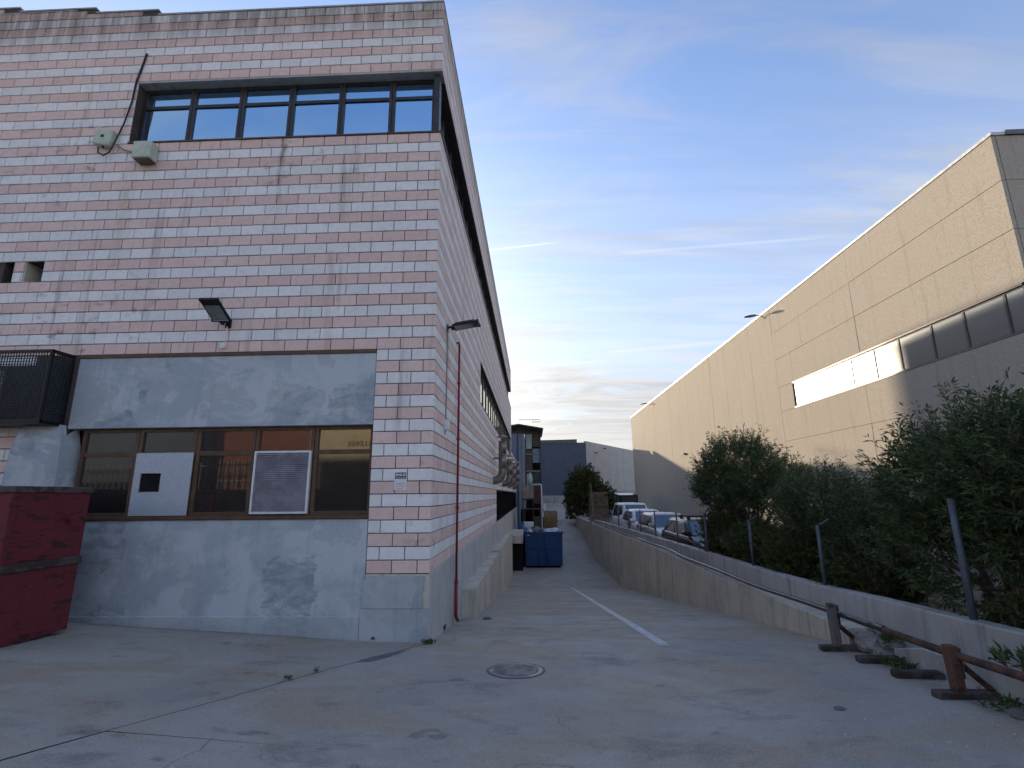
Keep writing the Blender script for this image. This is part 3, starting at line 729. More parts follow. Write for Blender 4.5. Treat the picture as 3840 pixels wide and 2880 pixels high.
# red fire-main pipe
rp = empty('red_pipe', (.06, 2.38, 0), label='thin dark red pipe running down the side wall near the corner', cat='pipe')
mb = MB(); mb.tube([(-.05, -.04, 5.38), (-.015, -.03, 5.40), (.0, 0, 5.36), (0, 0, .45)], .024, 10); mb.build('upper_pipe', 'redpipe', rp, True)
mb = MB(); mb.tube([(0, 0, .50), (.0, 0, -.05), (.0, .0, -.14), (.012, .07, -.22), (.02, .16, -.26)], .034, 10); mb.build('lower_pipe', 'redpipe', rp, True)
for z in (.48, 1.9, 3.3, 4.5):
    mb = MB(); mb.tube([(0, 0, z-.03), (0, 0, z+.03)], .037, 10); mb.build('collar', 'redpipe', rp)
mb = MB(); mb.box(.0, .022, 1.33, 1.47, -.15, -.08); tag(mb.build('drain_vent', 'blackm'), 'tiny black drain vent low on the side base wall', 'vent')
# beige junction boxes and cable by the upper window
j1 = empty('wall_box', (-6.43, 0, 8.86), label='tilted cream box with a dark keyhole left of the upper window', cat='junction box')
mb = MB(); mb.bbox(-.17, .17, -.13, -.02, -.17, .17, .02); o = mb.build('box_body', 'cream', j1); o.rotation_euler = (0, R(12), 0)
mb = MB(); mb.bbox(-.03, .03, -.14, -.125, -.02, .03, .004); mb.build('lock', 'blackm', j1)
mb = MB(); mb.tube([(.0, -.08, -.17), (0.01, -.08, -.22)], .018, 6); mb.build('cable_gland', 'blackm', j1)
j2 = empty('wall_box', (-5.54, 0, 8.48), label='square cream box just under the upper window sill', cat='junction box')
mb = MB(); mb.bbox(-.18, .17, -.22, -.012, -.17, .18, .015); mb.build('box_body', 'cream', j2)
mb = MB(); mb.bbox(-.14, .16, -.20, -.03, -.20, -.171, .006); mb.build('base_plate', 'bronze', j2)
mb = MB(); mb.tube([(-5.94, -.015, 10.82), (-6.0, -.02, 10.45), (-6.05, -.025, 10.16), (-6.06, -.03, 9.7), (-6.12, -.05, 9.2), (-6.22, -.06, 8.80), (-6.30, -.06, 8.56), (-6.40, -.07, 8.48), (-6.50, -.08, 8.55), (-6.52, -.08, 8.66)], [.020, .019, .018, .016, .014, .012, .012, .012, .012, .012], 7)
cbl = mb.build('black_cable', 'cablebk', None, True); tag(cbl, 'thick black cable looping from the wall above the upper window to the tilted box', 'cable')
mb = MB(); mb.tube([(-6.2, -.05, 8.72), (-6.02, -.05, 8.60), (-5.85, -.05, 8.55), (-5.70, -.05, 8.52)], .013, 6); tag(mb.build('thin_cable', 'cablegy', None, True), 'thin grey cable linking the two cream wall boxes', 'cable')
# warning notice on the pillar
sg = empty('warning_notice', (-.505, 0, 2.38), label='small white notice with navy header on the block pillar', cat='sign')
mb = MB(); mb.box(-.10, .10, -.006, -.001, -.14, .14); mb.build('board', 'white', sg)
hd = MB(); hd.box(-.088, .085, -.008, -.0062, .035, .132); hdo = hd.build('header', 'navy', sg)
for k in range(3):
    mb = MB(); mb.tube([(-.056+k*.055, -.0082, .096), (-.056+k*.055, -.0095, .096)], .024, 16); o = mb.build('roundel', 'white', hdo)
    mb = MB(); mb.tube([(-.056+k*.055, -.0096, .096), (-.056+k*.055, -.0102, .096)], .011, 10); mb.build('symbol', 'signgrey', hdo)
mb = MB()
for a, b in ((-.07, -.05), (-.04, -.01), (.0, .03), (.037, .068)): mb.box(a, b, -.0095, -.0082, .048, .057)
mb.build('caption', 'white', hdo)
for (z, a, b, c) in ((-.035, -.078, .07, 'signgrey'), (-.058, -.06, .045, 'signred'), (-.085, -.078, .06, 'signred'), (-.115, -.06, .05, 'signred')):
    mb = MB(); x = a
    while x < b: w_ = random.uniform(.008, .022); mb.box(x, min(x+w_, b), -.0075, -.0062, z-.0035, z+.0035); x += w_+.005
    mb.build('text_line', c, sg)
# caged air-conditioning unit
cg = empty('equipment_cage', (-7.8, -.2, 3.4), label='black wire-mesh cage boxed out from the wall at upper left', cat='cage')
cx0, cx1, cy0, cy1, cz0, cz1 = -1.7, 1.53, -.22, .195, -.04, 1.17
fr = MB()
for (x, y_) in ((cx0, cy0), (cx1-.04, cy0), (cx1-.04, cy1-.04), (cx0, cy1-.04), (-.1, cy0)): fr.box(x, x+.04, y_, y_+.04, cz0, cz1)
for z in (cz0, cz1-.04): fr.box(cx0, cx1, cy0-.002, cy0+.038, z, z+.04); fr.box(cx1-.042, cx1-.002, cy0+.04, cy1, z, z+.04)
fr.box(cx0, cx1, cy0, cy1, cz0-.03, cz0-.005)
fr.build('frame', 'blackm', cg)
bk = MB(); bk.box(cx0, cx1-.06, .17, .185, cz0, cz1-.16); bk.build('added_dark_backing', 'bluegrey', cg)  # dark sheet added over the blocks to make the cage's inside look shaded
wm = MB(); p = .048
x = cx0
while x < cx1: wm.box(x, x+.011, cy0+.012, cy0+.022, cz0, cz1); x += p
z = cz0
while z < cz1: wm.box(cx0, cx1, cy0+.003, cy0+.011, z, z+.011); z += p
wm.build('front_mesh', 'blackm', cg)
wm = MB(); y_ = cy0
while y_ < cy1: wm.box(cx1-.022, cx1-.012, y_, y_+.011, cz0, cz1); y_ += p
z = cz0
while z < cz1: wm.box(cx1-.011, cx1-.002, cy0, cy1, z, z+.011); z += p
wm.build('side_mesh', 'blackm', cg)
ac = empty('air_conditioner', (-8.0, -.16, 3.75), label='pale air-conditioning unit inside the wire cage', cat='air conditioner')
mb = MB(); mb.bbox(-.8, .55, -.10, .15, -.1, .55, .02); mb.build('case', 'acbox', ac)
mb = MB(); mb.tube([(-.3, -.105, .22), (-.3, -.112, .22)], .23, 20); mb.build('fan_grille', 'blackm', ac)
mb = MB()
for k in range(6): mb.box(.05, .5, -.112, -.102, .0+k*.08, .03+k*.08)
mb.build('vent_slots', 'dkframe', ac)
# exhaust ducts along the side wall
def duct(y, label, r=.165, z0=3.05, z1=4.32):
    t = empty('exhaust_duct', (.0, y, 0), label=label, cat='duct', group='exhaust ducts on the side wall')
    pts = [(0, 0, z0-.32), (.10, 0, z0-.32), (.22, 0, z0-.28), (.32, 0, z0-.18), (.37, 0, z0-.04), (.385, 0, z0+.12)]
    mb = MB(); mb.tube(pts, r, 14); mb.build('elbow', 'galv', t, False)
    for k, (a, b) in enumerate(((z0+.12, z0+.72), (z0+.72, z1))):
        mb = MB(); mb.tube([(.385, 0, a), (.385, 0, b)], r-.004*k, 16); mb.build('pipe', 'galv', t, True)
        mb = MB(); mb.tube([(.385, 0, a-.015), (.385, 0, a+.02)], r+.012, 16); mb.build('collar', 'galv', t)
    mb = MB(); n = 16; zc_ = z1+.16
    vs = [(.385+.27*math.cos(2*PI*i/n), .27*math.sin(2*PI*i/n), zc_) for i in range(n)]+[(.385, 0, zc_+.13), (.385, 0, zc_-.005)]
    mb.add(vs, [(i, (i+1)%n, n) for i in range(n)]+[((i+1)%n, i, n+1) for i in range(n)]); mb.build('rain_cap', 'galv', t)
    mb = MB()
    for i in range(3): a = 2*PI*i/3; mb.box(.385+r*.8*math.cos(a)-.01, .385+r*.8*math.cos(a)+.01, r*.8*math.sin(a)-.01, r*.8*math.sin(a)+.01, z1-.05, zc_)
    mb.build('cap_struts', 'galv', t)
    mb = MB(); mb.box(0, .26, -.02, .02, z0+.55, z0+.60); mb.build('wall_bracket', 'blackm', t)
duct(12.7, 'nearest galvanised exhaust duct with conical cap on the side wall')
duct(19.0, 'second galvanised exhaust duct from the corner on the side wall', z1=4.0)
duct(24.6, 'third galvanised exhaust duct from the corner on the side wall', z1=4.15)
duct(33.0, 'farthest galvanised exhaust duct, on the low annex wall', z1=4.5)

# ------------------------------------------------------------------ red skip on the left
rs = empty('red_skip', (-4.88, -.8, .33), label='rusty dark red steel skip at the left edge beside the wall', cat='skip')
def skip_ring(z, t): return [(-3.4+t, -1.12+t, z), (0-t*.3, -1.12+t, z), (0-t*.3, 0, z), (-3.4+t, 0, z)]
mb = MB(); mb.loft([skip_ring(.06, .06), skip_ring(1.90, 0)], True, True); mb.build('body', 'redskip', rs)
mb = MB()
for (a, b, c, d) in ((-3.42, .03, -1.15, -1.09), (-3.42, .03, -.06, .03), (-.05, .03, -1.09, -.06)): mb.bbox(a, b, c, d, 1.90, 1.985, .012)
mb.build('top_rim', 'sleeper', rs)
mb = MB(); mb.box(-3.36, -.06, -1.05, -.08, 1.901, 1.915); mb.build('dark_inside', 'dark', rs)
mb = MB(); mb.bbox(-.03, .035, -1.13, .01, .93, 1.03, .01); mb.bbox(-3.4, .03, -1.165, -1.09, .93, 1.03, .01); mb.build('stiffening_rib', 'sleeper', rs)
mb = MB(); mb.bbox(-.02, .018, -1.15, -1.06, .05, 1.9, .01); mb.build('corner_post', 'redskip', rs)
mb = MB(); mb.tube([(-.02, -.30, 1.55), (.085, -.30, 1.55)], .05, 10); mb.build('lifting_lug', 'redskip', rs)
mb = MB(); mb.box(-3.2, -.2, -1.0, -.9, -.02, .06); mb.box(-3.2, -.2, -.25, -.12, -.02, .06); mb.build('skid', 'blackm', rs)

# ------------------------------------------------------------------ right-hand retaining wall, kerb, guard rail
rw = empty('retaining_wall', (6.15, 0, 0), label='long concrete retaining wall rising on the right as the lane dips', cat='wall')
def interp(y, tab):
    for (a, va), (b, vb) in zip(tab, tab[1:]):
        if a <= y <= b: return va+(vb-va)*(y-a)/(b-a)
    return tab[-1][1] if y > tab[-1][0] else tab[0][1]
WT = [(-.35, .27), (1.5, .24), (5, .2), (12, .24), (19, .12), (40, -.03), (52, -.1)]
for (a, b) in ((-.25, 6.1), (6.115, 13.2), (13.215, 22), (22.015, 36), (36.02, 52)):
    mb = MB(); secs = []; n = max(6, int((b-a)*1.2))
    for q in range(n+1):
        yy = a+(b-a)*q/n; zb = gn(6, yy)-.3; zt = interp(yy, WT)+random.uniform(-.004, .004)
        secs.append([(-.15, yy, zb), (.147, yy, zb), (.147, yy, zt), (-.135, yy, zt), (-.15, yy, zt-.016)])
    mb.loft(secs); mb.build('wall_section', 'concrete', rw)
KT = [(-14, 1.15), (-5, .93), (-2.6, .79), (-.4, .70), (1.2, .62), (3.4, .585), (8.5, .545), (18.5, .42), (43, .05), (52, -.02)]
kb = empty('upper_kerb', (6.4, 0, 0), label='grey concrete kerb wall above the retaining wall at the foot of the hedge', cat='wall')
for (a, b) in ((-14, -3.0), (-2.985, 4.6), (4.615, 12.5), (12.515, 24), (24.02, 52)):
    mb = MB(); secs = []; n = max(6, int((b-a)*1.2))
    for q in range(n+1):
        yy = a+(b-a)*q/n; zt = interp(yy, KT)+random.uniform(-.006, .006)
        secs.append([(-.10, yy, -3 if yy > 3 else -.4), (.10, yy, -3 if yy > 3 else -.4), (.10, yy, zt), (-.088, yy, zt), (-.10, yy, zt-.014)])
    mb.loft(secs); mb.build('kerb_section', 'kerb', kb)
lw = empty('low_wall', (6.1, -2.5, 0), label='low broken concrete wall behind the timber guard-rail posts', cat='wall')
mb = MB(); secs = []
for q in range(26):
    yy = -.95-q*.5; zt = .30+.07*(-yy-.8)*.9+random.uniform(-.008,.008); zb = g(6, yy)-.2
    if q == 0: zt -= .10
    secs.append([(.03, yy+2.5, zb), (.19, yy+2.5, zb), (.19, yy+2.5, zt-.02), (.06, yy+2.5, zt), (.035, yy+2.5, zt-.02)])
mb.loft(secs); mb.build('wall_section', 'kerb', lw)
# broken lumps between the two walls
for k, (x, y_, z, s, lab) in enumerate(((6.14, -.58, .15, .20, 'largest broken concrete lump where the retaining wall has crumbled'), (6.06, -.86, .09, .12, 'smaller broken concrete lump against the low wall'), (6.22, -.75, .22, .14, 'broken concrete lump lying on the wall ledge'))):
    bm = bmesh.new(); bmesh.ops.create_icosphere(bm, subdivisions=3, radius=s)
    for v in bm.verts: v.co = Vector((v.co.x*1.0, v.co.y*1.4, v.co.z*.7))*(1+.22*math.sin(v.co.x*31+k)*math.sin(v.co.y*27)+random.uniform(-.10, .10))
    me = bpy.data.meshes.new('concrete_lump'); bm.to_mesh(me); bm.free(); me.materials.append(M['rubble'])
    o = inst('concrete_lump', me, (x, y_, z)); tag(o, lab, 'rubble', 'broken concrete lumps')
# guard rail
gl = empty('guard_rail', (5.8, 0, 0), label='long steel pipe guard rail running down beside the retaining wall', cat='rail')
pts = [(5.83, -6.5, .66), (5.82, -4.6, .61), (5.81, -3.13, .57), (5.80, -2.28, .54), (5.80, -1.07, .515), (5.80, -.23, .485), (5.88, 1.02, .42), (5.98, 3.0, .345), (6.04, 5, .31), (6.07, 7.5, .29), (6.09, 11.8, .31), (6.10, 16, .22), (6.1, 22, .15), (6.1, 30, .07)]
def crv(pts, n):
    out = []; P = [Vector(p) for p in pts]
    for i in range(len(P)-1):
        p0, p1, p2, p3 = P[max(i-1,0)], P[i], P[i+1], P[min(i+2, len(P)-1)]
        for k in range(n):
            t = k/n; out.append(.5*((2*p1)+(-p0+p2)*t+(2*p0-5*p1+4*p2-p3)*t*t+(-p0+3*p1-3*p2+p3)*t**3))
    return out+[P[-1]]
cp = crv(pts, 5)
def wob(p): return (p.x-5.8+.006*math.sin(p.y*2.1), p.y, p.z+.008*math.sin(p.y*1.3+1)+(.02*math.sin(p.y*.9) if p.y > 9 else 0))
mb = MB(); mb.tube([wob(p) for p in cp if p.y < -1.2], .038, 10); mb.build('rusty_pipe', 'rust', gl, True)
mb = MB(); mb.tube([wob(p) for p in cp if p.y >= -1.4], .036, 10); mb.build('steel_pipe', 'steelpipe', gl, True)
mb = MB(); mb.tube([(0.0, -1.36, .522), (0, -1.20, .518)], .043, 10); mb.build('coupling', 'steelpipe', gl)
def guard_post(x, y_, mpost, label):
    z = g(x, y_); t = empty('guard_rail_post', (x, y_, z), label=label, cat='post', group='guard rail posts')
    h = .63-z
    mb = MB(); mb.bbox(-.05, .045, -.05, .05, .0, h, .006); o = mb.build('post', mpost, t); o.rotation_euler = (0, R(-2.5), 0)
    mb = MB(); mb.box(.046, .058, -.042, .042, h-.30, h-.02); mb.build('back_plate', 'rust2', t)
    mb = MB(); mb.tube([(.04, 0, .33), (.33, .0, .06)], .030, 4); mb.build('brace', 'rust', t)
    mb = MB(); mb.bbox(-.24, .34, -.06, .06, .0, .07, .01); mb.build('ground_beam', 'sleeper', t)
    return t
guard_post(5.74, -.42, 'rust2', 'weathered grey guard-rail post beside the crumbled wall')
guard_post(5.78, -2.40, 'rust', 'rusty brown guard-rail post nearest the camera')
for (y_, lab) in ((-1.05, 'loose old sleeper on the ground, second of the row from the far post'), (-1.70, 'loose old sleeper on the ground just beyond the rusty post')):
    mb = MB(); mb.bbox(-.26, .24, -.06, .06, 0, .075, .012); o = mb.build('sleeper', 'sleeper', None, loc=(5.88, y_, g(6, y_)), rz=R(-4)); tag(o, lab, 'sleeper', 'loose sleepers')

# fence posts on the kerb
for k, y_ in enumerate((-4.75, -1.93, .97, 3.75, 6.7, 9.6, 12.7, 15.5, 18.4, 21.4)):
    z = interp(y_, KT)-.05
    t = empty('fence_post', (6.42, y_, z), label=('fence post nearest the camera, outside the right edge', 'tall grey steel fence post at the right in front of the big oleander', 'grey steel fence post third from the right in front of the hedge', 'grey steel fence post beneath the round-topped oleander', 'grey fence post lost in the low hedge beside the dark car', 'dark fence post in front of the dark car', 'fence post in front of the silver car', 'fence post in front of the white hatchback', 'fence post in front of the white van', 'far fence post beyond the white van')[k], cat='post', group='fence posts along the kerb')
    hh = 1.02 if k != 1 else 1.35; pr_ = .038 if k < 2 else .030
    mb = MB(); mb.tube([(0, 0, 0), (0, 0, hh)], pr_, 8); mb.build('post', 'galvpost', t, True)
    mb = MB(); mb.tube([(0, 0, hh), (0, 0, hh+.015)], pr_+.004, 8); mb.build('cap', 'blackm', t)
    if k in (2, 3): mb = MB(); mb.tube([(0, 0, hh-.02), (.12, -.16, hh+.10)], .014, 6); mb.build('arm', 'galvpost', t)

# manhole cover
mh = empty('manhole_cover', (1.36, -1.44, gn(1.36, -1.44)), label='round cast-iron manhole cover set in the concrete yard', cat='manhole cover')
slope = .06
def ring(r0, r1, z, n=40):
    m_ = MB()
    vs = [(r0*math.cos(2*PI*i/n), r0*math.sin(2*PI*i/n), z-slope*r0*math.sin(2*PI*i/n)) for i in range(n)]+[(r1*math.cos(2*PI*i/n), r1*math.sin(2*PI*i/n), z-slope*r1*math.sin(2*PI*i/n)) for i in range(n)]
    m_.add(vs, [(i, (i+1)%n, (i+1)%n+n, i+n)[::-1] for i in range(n)]); return m_
ring(.275, .325, .008).build('frame_ring', 'ironrim', mh)
ring(.325, .355, .0045).build('dark_joint', 'asphalt', mh)
mb = MB(); n = 40; mb.add([(.273*math.cos(2*PI*i/n), .273*math.sin(2*PI*i/n), .005-slope*.273*math.sin(2*PI*i/n)) for i in range(n)], [tuple(range(n))]); lid = mb.build('lid', 'iron', mh)
tread = MB()
for sgn in (1, -1):
    for k in range(-11, 12):
        o_ = k*.023; L = math.sqrt(max(0, .255**2-o_**2)); d = Vector((1, sgn, 0)).normalized(); nrm = Vector((-sgn, 1, 0)).normalized()
        a, b = nrm*o_-d*L, nrm*o_+d*L
        w_ = nrm*.0045; zt = .009 if sgn > 0 else .0085
        tread.add([((a-w_).x, (a-w_).y, zt-slope*(a-w_).y), ((b-w_).x, (b-w_).y, zt-slope*(b-w_).y), ((b+w_).x, (b+w_).y, zt-slope*(b+w_).y), ((a+w_).x, (a+w_).y, zt-slope*(a+w_).y)], [(0,1,2,3)])
tread.build('tread_pattern', 'ironrim', lid)
for (x, y_) in ((-.05, -.19), (.09, .19), (-.14, -.16), (.18, .13)):
    mb = MB(); mb.box(x-.02, x+.02, y_-.012, y_+.012, .0095-slope*y_, .0105-slope*y_); mb.build('key_slot', 'blackm', lid)

# ------------------------------------------------------------------ blue skip with rubbish in the lane
bs = empty('blue_skip', (2.27, 26.2, -2.5), label='dark blue steel skip full of rubbish parked in the lane', cat='skip')
hw = 1.23
mb = MB(); mb.loft([[(-hw+.05, 0.0, .14), (hw-.05, 0, .14), (hw-.05, 4.4, .14), (-hw+.05, 4.4, .14)], [(-hw, -.04, 2.2), (hw, -.04, 2.2), (hw, 4.6, 2.2), (-hw, 4.6, 2.2)]]); mb.build('body', 'blueskip', bs)
mb = MB(); mb.bbox(-hw-.04, hw+.04, -.10, .0, 2.12, 2.26, .015); mb.bbox(-hw-.04, -hw+.05, .0, 4.6, 2.13, 2.26, .015); mb.bbox(hw-.05, hw+.04, 0, 4.6, 2.13, 2.26, .015); mb.build('top_rim', 'blueskip', bs)
for x in (-.32, .12): mb = MB(); mb.bbox(x-.06, x+.06, -.10, -.02, .2, 2.12, .015); mb.build('door_bar', 'blueskip', bs)
mb = MB(); mb.bbox(-hw+.02, hw-.02, -.075, -.02, 1.18, 1.28, .01); mb.build('cross_rib', 'blueskip', bs)
mb = MB(); mb.tube([(.1, -.12, 1.1), (.22, -.12, .8), (.35, -.12, .3)], .04, 6); mb.build('latch_lever', 'blueskip', bs)
mb = MB(); mb.box(-hw+.15, -hw+.32, .3, 4.2, 0, .14); mb.box(hw-.32, hw-.15, .3, 4.2, 0, .14); mb.build('skid', 'blackm', bs)
mb = MB(); mb.box(-hw+.12, -hw+.30, -.046, -.041, 2.02, 2.06); mb.build('plate', 'white', bs)
def heap(name, m, ctr, size, label, seed, cat='rubbish'):
    rr = random.Random(seed); bm = bmesh.new(); bmesh.ops.create_icosphere(bm, subdivisions=3, radius=1)
    for v in bm.verts:
        k = 1+.18*math.sin(v.co.x*5+seed)+.15*math.sin(v.co.y*7+seed*2)+rr.uniform(-.08,.08)
        v.co = Vector((v.co.x*size[0], v.co.y*size[1], max(v.co.z, -.2)*size[2]))*k
    me = bpy.data.meshes.new(name); bm.to_mesh(me); bm.free(); me.materials.append(M[m])
    return tag(inst(name, me, ctr), label, cat)
heap('rubbish_heap', 'rubbish', (1.9, 27.4, -.36), (.75, 1.1, .32), 'dark jumbled rubbish heaped in the blue skip', 3)
heap('white_sheeting', 'plastic', (2.75, 26.75, -.33), (.48, .45, .28), 'crumpled white sheeting at the right of the blue skip', 5, 'sheeting')
heap('plastic_bag', 'plastic', (1.42, 26.6, -.32), (.30, .35, .22), 'pale plastic bag at the left corner of the blue skip', 9, 'bag')
mb = MB(); mb.box(-.03, .03, 0, 2.4, 0, .12); tag(mb.build('pale_board', 'white', None, loc=(3.38, 26.6, -.26), rz=R(6)), 'pale board laid along the right rim of the blue skip', 'board')

# loading dock platform, crates, pallets, drums beside the lane
mb = MB(); mb.bbox(-.05, .92, 24.4, 30, -.82, -.32, .02); dk = mb.build('loading_dock', 'concrete'); tag(dk, 'small concrete loading dock ledge left of the blue skip', 'dock')
mb = MB(); mb.box(-.05, .9, 25.0, 30, -2.6, -.83); dkb = mb.build('dock_recess', 'dark', dk)
wc = empty('wrapped_crate', (1.22, 31.2, g(1, 31)), label='white wrapped crate standing behind the blue skip', cat='crate')
mb = MB(); mb.bbox(-.42, .40, -.4, .4, .12, 2.35, .03); mb.build('crate_body', 'white', wc)
for k in range(6): mb = MB(); mb.box(-.43, .41, -.408, -.401, .3+k*.34, .33+k*.34); mb.build('strap', 'cablegy', wc)
bd = empty('blue_drum', (.72, 30.3, g(.7, 30.3)), label='tall blue drum between the dock and the wrapped crate', cat='drum')
mb = MB(); mb.tube([(0, 0, 0), (0, 0, 2.4)], .22, 14); mb.build('drum_body', 'bluedrum', bd, True)
mb = MB(); mb.tube([(0, 0, 2.4), (0, 0, 2.45)], .235, 14); mb.build('drum_lid', 'bluedrum', bd)
def pallet_stack(name, loc, n, w, l, m, label, rz=0):
    t = empty(name, loc, rz, label=label, cat='pallets')
    pm = MB()
    for y_ in (0, l/2-.05, l-.1): pm.box(-w/2, w/2, y_, y_+.1, .03, .11)
    for k in range(5): x = -w/2+k*(w-.1)/4; pm.box(x, x+.1, 0, l, .11, .135)
    for k in range(3): x = -w/2+k*(w-.1)/2; pm.box(x, x+.1, 0, l, .0, .03)
    o = pm.build('pallet', m, t); o.location = (0, 0, 0)
    for k in range(1, n): inst('pallet', o.data, (random.uniform(-.05,.05), random.uniform(-.05,.05), k*.145), t, (0, 0, R(random.uniform(-3,3))))
    return t
pallet_stack('pallet_stack', (3.02, 34.2, g(3, 34.2)), 19, 1.1, 1.2, 'pallet', 'tall stack of brown wooden pallets beside the lane')
pallet_stack('pallet_stack', (2.2, 35.0, g(2.2, 35)), 15, .9, 1.2, 'pallet2', 'lower stack of wooden pallets behind the brown stack', R(8))

# machinery and stair tower behind the striped building
mb = MB(); mb.bbox(-3, .86, 42, 50, -1.2, 8.1, .05); bp_ = mb.build('cold_store', 'bluetank'); tag(bp_, 'pale blue-grey clad block rising behind the end of the striped building', 'building')
mb = MB(); mb.box(.05, .10, 41.97, 41.995, 1, 8.0); mb.box(.55, .62, 41.95, 41.995, 0, 8.1); mb.build('downpipe', 'galv', bp_)
mb = MB(); mb.add([(-3, 41.5, 8.55), (.3, 41.5, 9.05), (2.75, 41.5, 8.6), (2.75, 49, 8.6), (.3, 49, 9.05), (-3, 49, 8.55), (-3, 41.5, 8.45), (.3, 41.5, 8.93), (2.75, 41.5, 8.5), (2.75, 49, 8.5), (.3, 49, 8.93), (-3, 49, 8.45)],
                     [(0,1,4,5),(1,2,3,4),(11,10,7,6),(10,9,8,7),(0,6,7,1),(1,7,8,2),(2,8,9,3),(3,9,10,4),(4,10,11,5),(5,11,6,0)])
st = empty('stair_tower', (0, 0, 0), label='cluttered stair and plant tower under a shallow pitched roof behind the striped building', cat='tower')
mb.build('roof', 'rust2', st)
mb = MB()
for (x, y_) in ((.95, 43), (2.45, 43), (.95, 47.5), (2.45, 47.5), (.2, 42)): mb.box(x-.05, x+.05, y_-.05, y_+.05, g(1, y_)-.1, 8.6)
mb.build('steel_columns', 'dkframe', st)
for k, z in enumerate((.6, 2.6, 4.4, 6.1)):
    mb = MB(); mb.box(.9, 2.5, 43.05, 47.5, z, z+.12); mb.build('landing', 'galv', st)
mb = MB(); mb.box(.98, 1.62, 43.2, 43.3, 4.5, 6.6); mb.build('brown_shutter', 'brownshut', st)
mb = MB(); mb.box(1.66, 2.4, 43.15, 43.2, 6.9, 8.45); mb.build('timber_screen', 'brownshut', st)
mb = MB(); mb.box(1.0, 1.6, 43.15, 43.25, 6.7, 8.2); mb.build('pale_panel', 'greenish', st)
mb = MB(); mb.box(1.02, 1.58, 43.10, 43.148, 2.9, 4.2); mb.build('pale_panel', 'greywall', st)
mb = MB(); mb.box(1.66, 2.4, 43.15, 43.2, 5.3, 6.7); mb.build('glazed_panel', 'bluetank', st)
mb = MB(); mb.box(1.66, 2.4, 43.15, 43.2, 1.4, 4.4); mb.build('wire_panel', 'bluegrey', st)
mb = MB(); mb.box(1.0, 2.4, 44.6, 44.7, -.9, 8.3); mb.build('dark_back', 'dark', st)
rl = MB()
for (a, b, z) in ((.3, 2.5, 9.55), (1.6, 2.5, 9.3)): rl.tube([(a, 42.2, z), (b, 42.2, z)], .025, 5)
for x in (.9, 1.65, 2.45): rl.tube([(x, 42.2, 8.6), (x, 42.2, 9.55)], .022, 5)
rl.build('roof_railing', 'galv', st)
tk = empty('plant_cabinet', (1.22, 33.3, 1.85), label='grey metal plant cabinet on legs above the dock behind the blue skip', cat='cabinet')
mb = MB(); mb.bbox(-.46, .44, 0, .9, 0, 1.02, .02); mb.build('cabinet_body', 'galv', tk)
mb = MB(); mb.box(.13, .16, -.012, -.002, .02, 1.0); mb.build('door_seam', 'dkframe', tk)
mb = MB()
for (x, y_) in ((-.42, .05), (.40, .05), (-.42, .85), (.40, .85)): mb.box(x-.03, x+.03, y_-.03, y_+.03, -3.9, 0)
mb.box(-.46, .9, .02, .08, -.12, -.02); mb.build('legs', 'dkframe', tk)
bt = empty('pale_bottle_tank', (1.40, 33.6, 2.87), label='pale green bottle-shaped tank standing on the plant cabinet', cat='tank')
mb = MB(); mb.tube([(0, 0, 0), (0, 0, .62), (0, 0, .70), (0, 0, .78), (0, 0, .95), (0, 0, 1.05)], [.20, .20, .17, .09, .085, .05], 12); mb.build('tank_body', 'greenish', bt, True)
wp = empty('white_pipe', (2.3, 33.3, 0), label='white pipe bent over and down beside the plant cabinet', cat='pipe')
mb = MB(); mb.tube([(-.75, 0, 2.93), (-.1, 0, 2.95), (-.02, 0, 2.92), (0, 0, 2.82), (0, 0, g(2.3, 33.3))], .055, 8); mb.build('pipe_run', 'white', wp, True)
mb = MB(); mb.box(1.75, 2.2, 34.4, 35.5, 1.4, 2.75); mb.v = [(a-2.3, b-33.3, c) for a, b, c in mb.v]; mb.build('red_panel', 'purple', wp)
wk = empty('work_bay', (1.5, 36, g(1.5, 36)), label='dark open work bay with shelving under the stair tower', cat='shed')
mb = MB(); mb.box(-.9, .95, 1.5, 1.6, 0, 2.6); mb.box(-.95, -.9, 0, 1.6, 0, 2.6); mb.build('back', 'dark', wk)
mb = MB(); mb.box(-.95, 1.0, 0, 1.6, 2.6, 2.72); mb.build('roof', 'dkframe', wk)
mb = MB()
for x in (-.6, .1, .7): mb.box(x-.03, x+.03, .0, .06, 0, 2.6)
mb.box(-.9, .95, 0, .05, 1.2, 1.26); mb.build('shelf_frame', 'galvpost', wk)
mb = MB(); mb.bbox(2.75, 2.98, 36.6, 62, -2.0, g(2, 36.6)+.2, .02)
kk = MB(); secs = []
for q in range(12):
    yy = 36.4+q*2.4; secs.append([(2.62, yy, g(2.7, yy)-.2), (2.80, yy, g(2.7, yy)-.2), (2.80+.06*q, yy, g(2.7, yy)+.22), (2.62+.06*q, yy, g(2.7, yy)+.22)])
kk.loft(secs); tag(kk.build('lane_kerb', 'kerb'), 'narrow pale kerb along the left of the lane beyond the pallets', 'kerb')

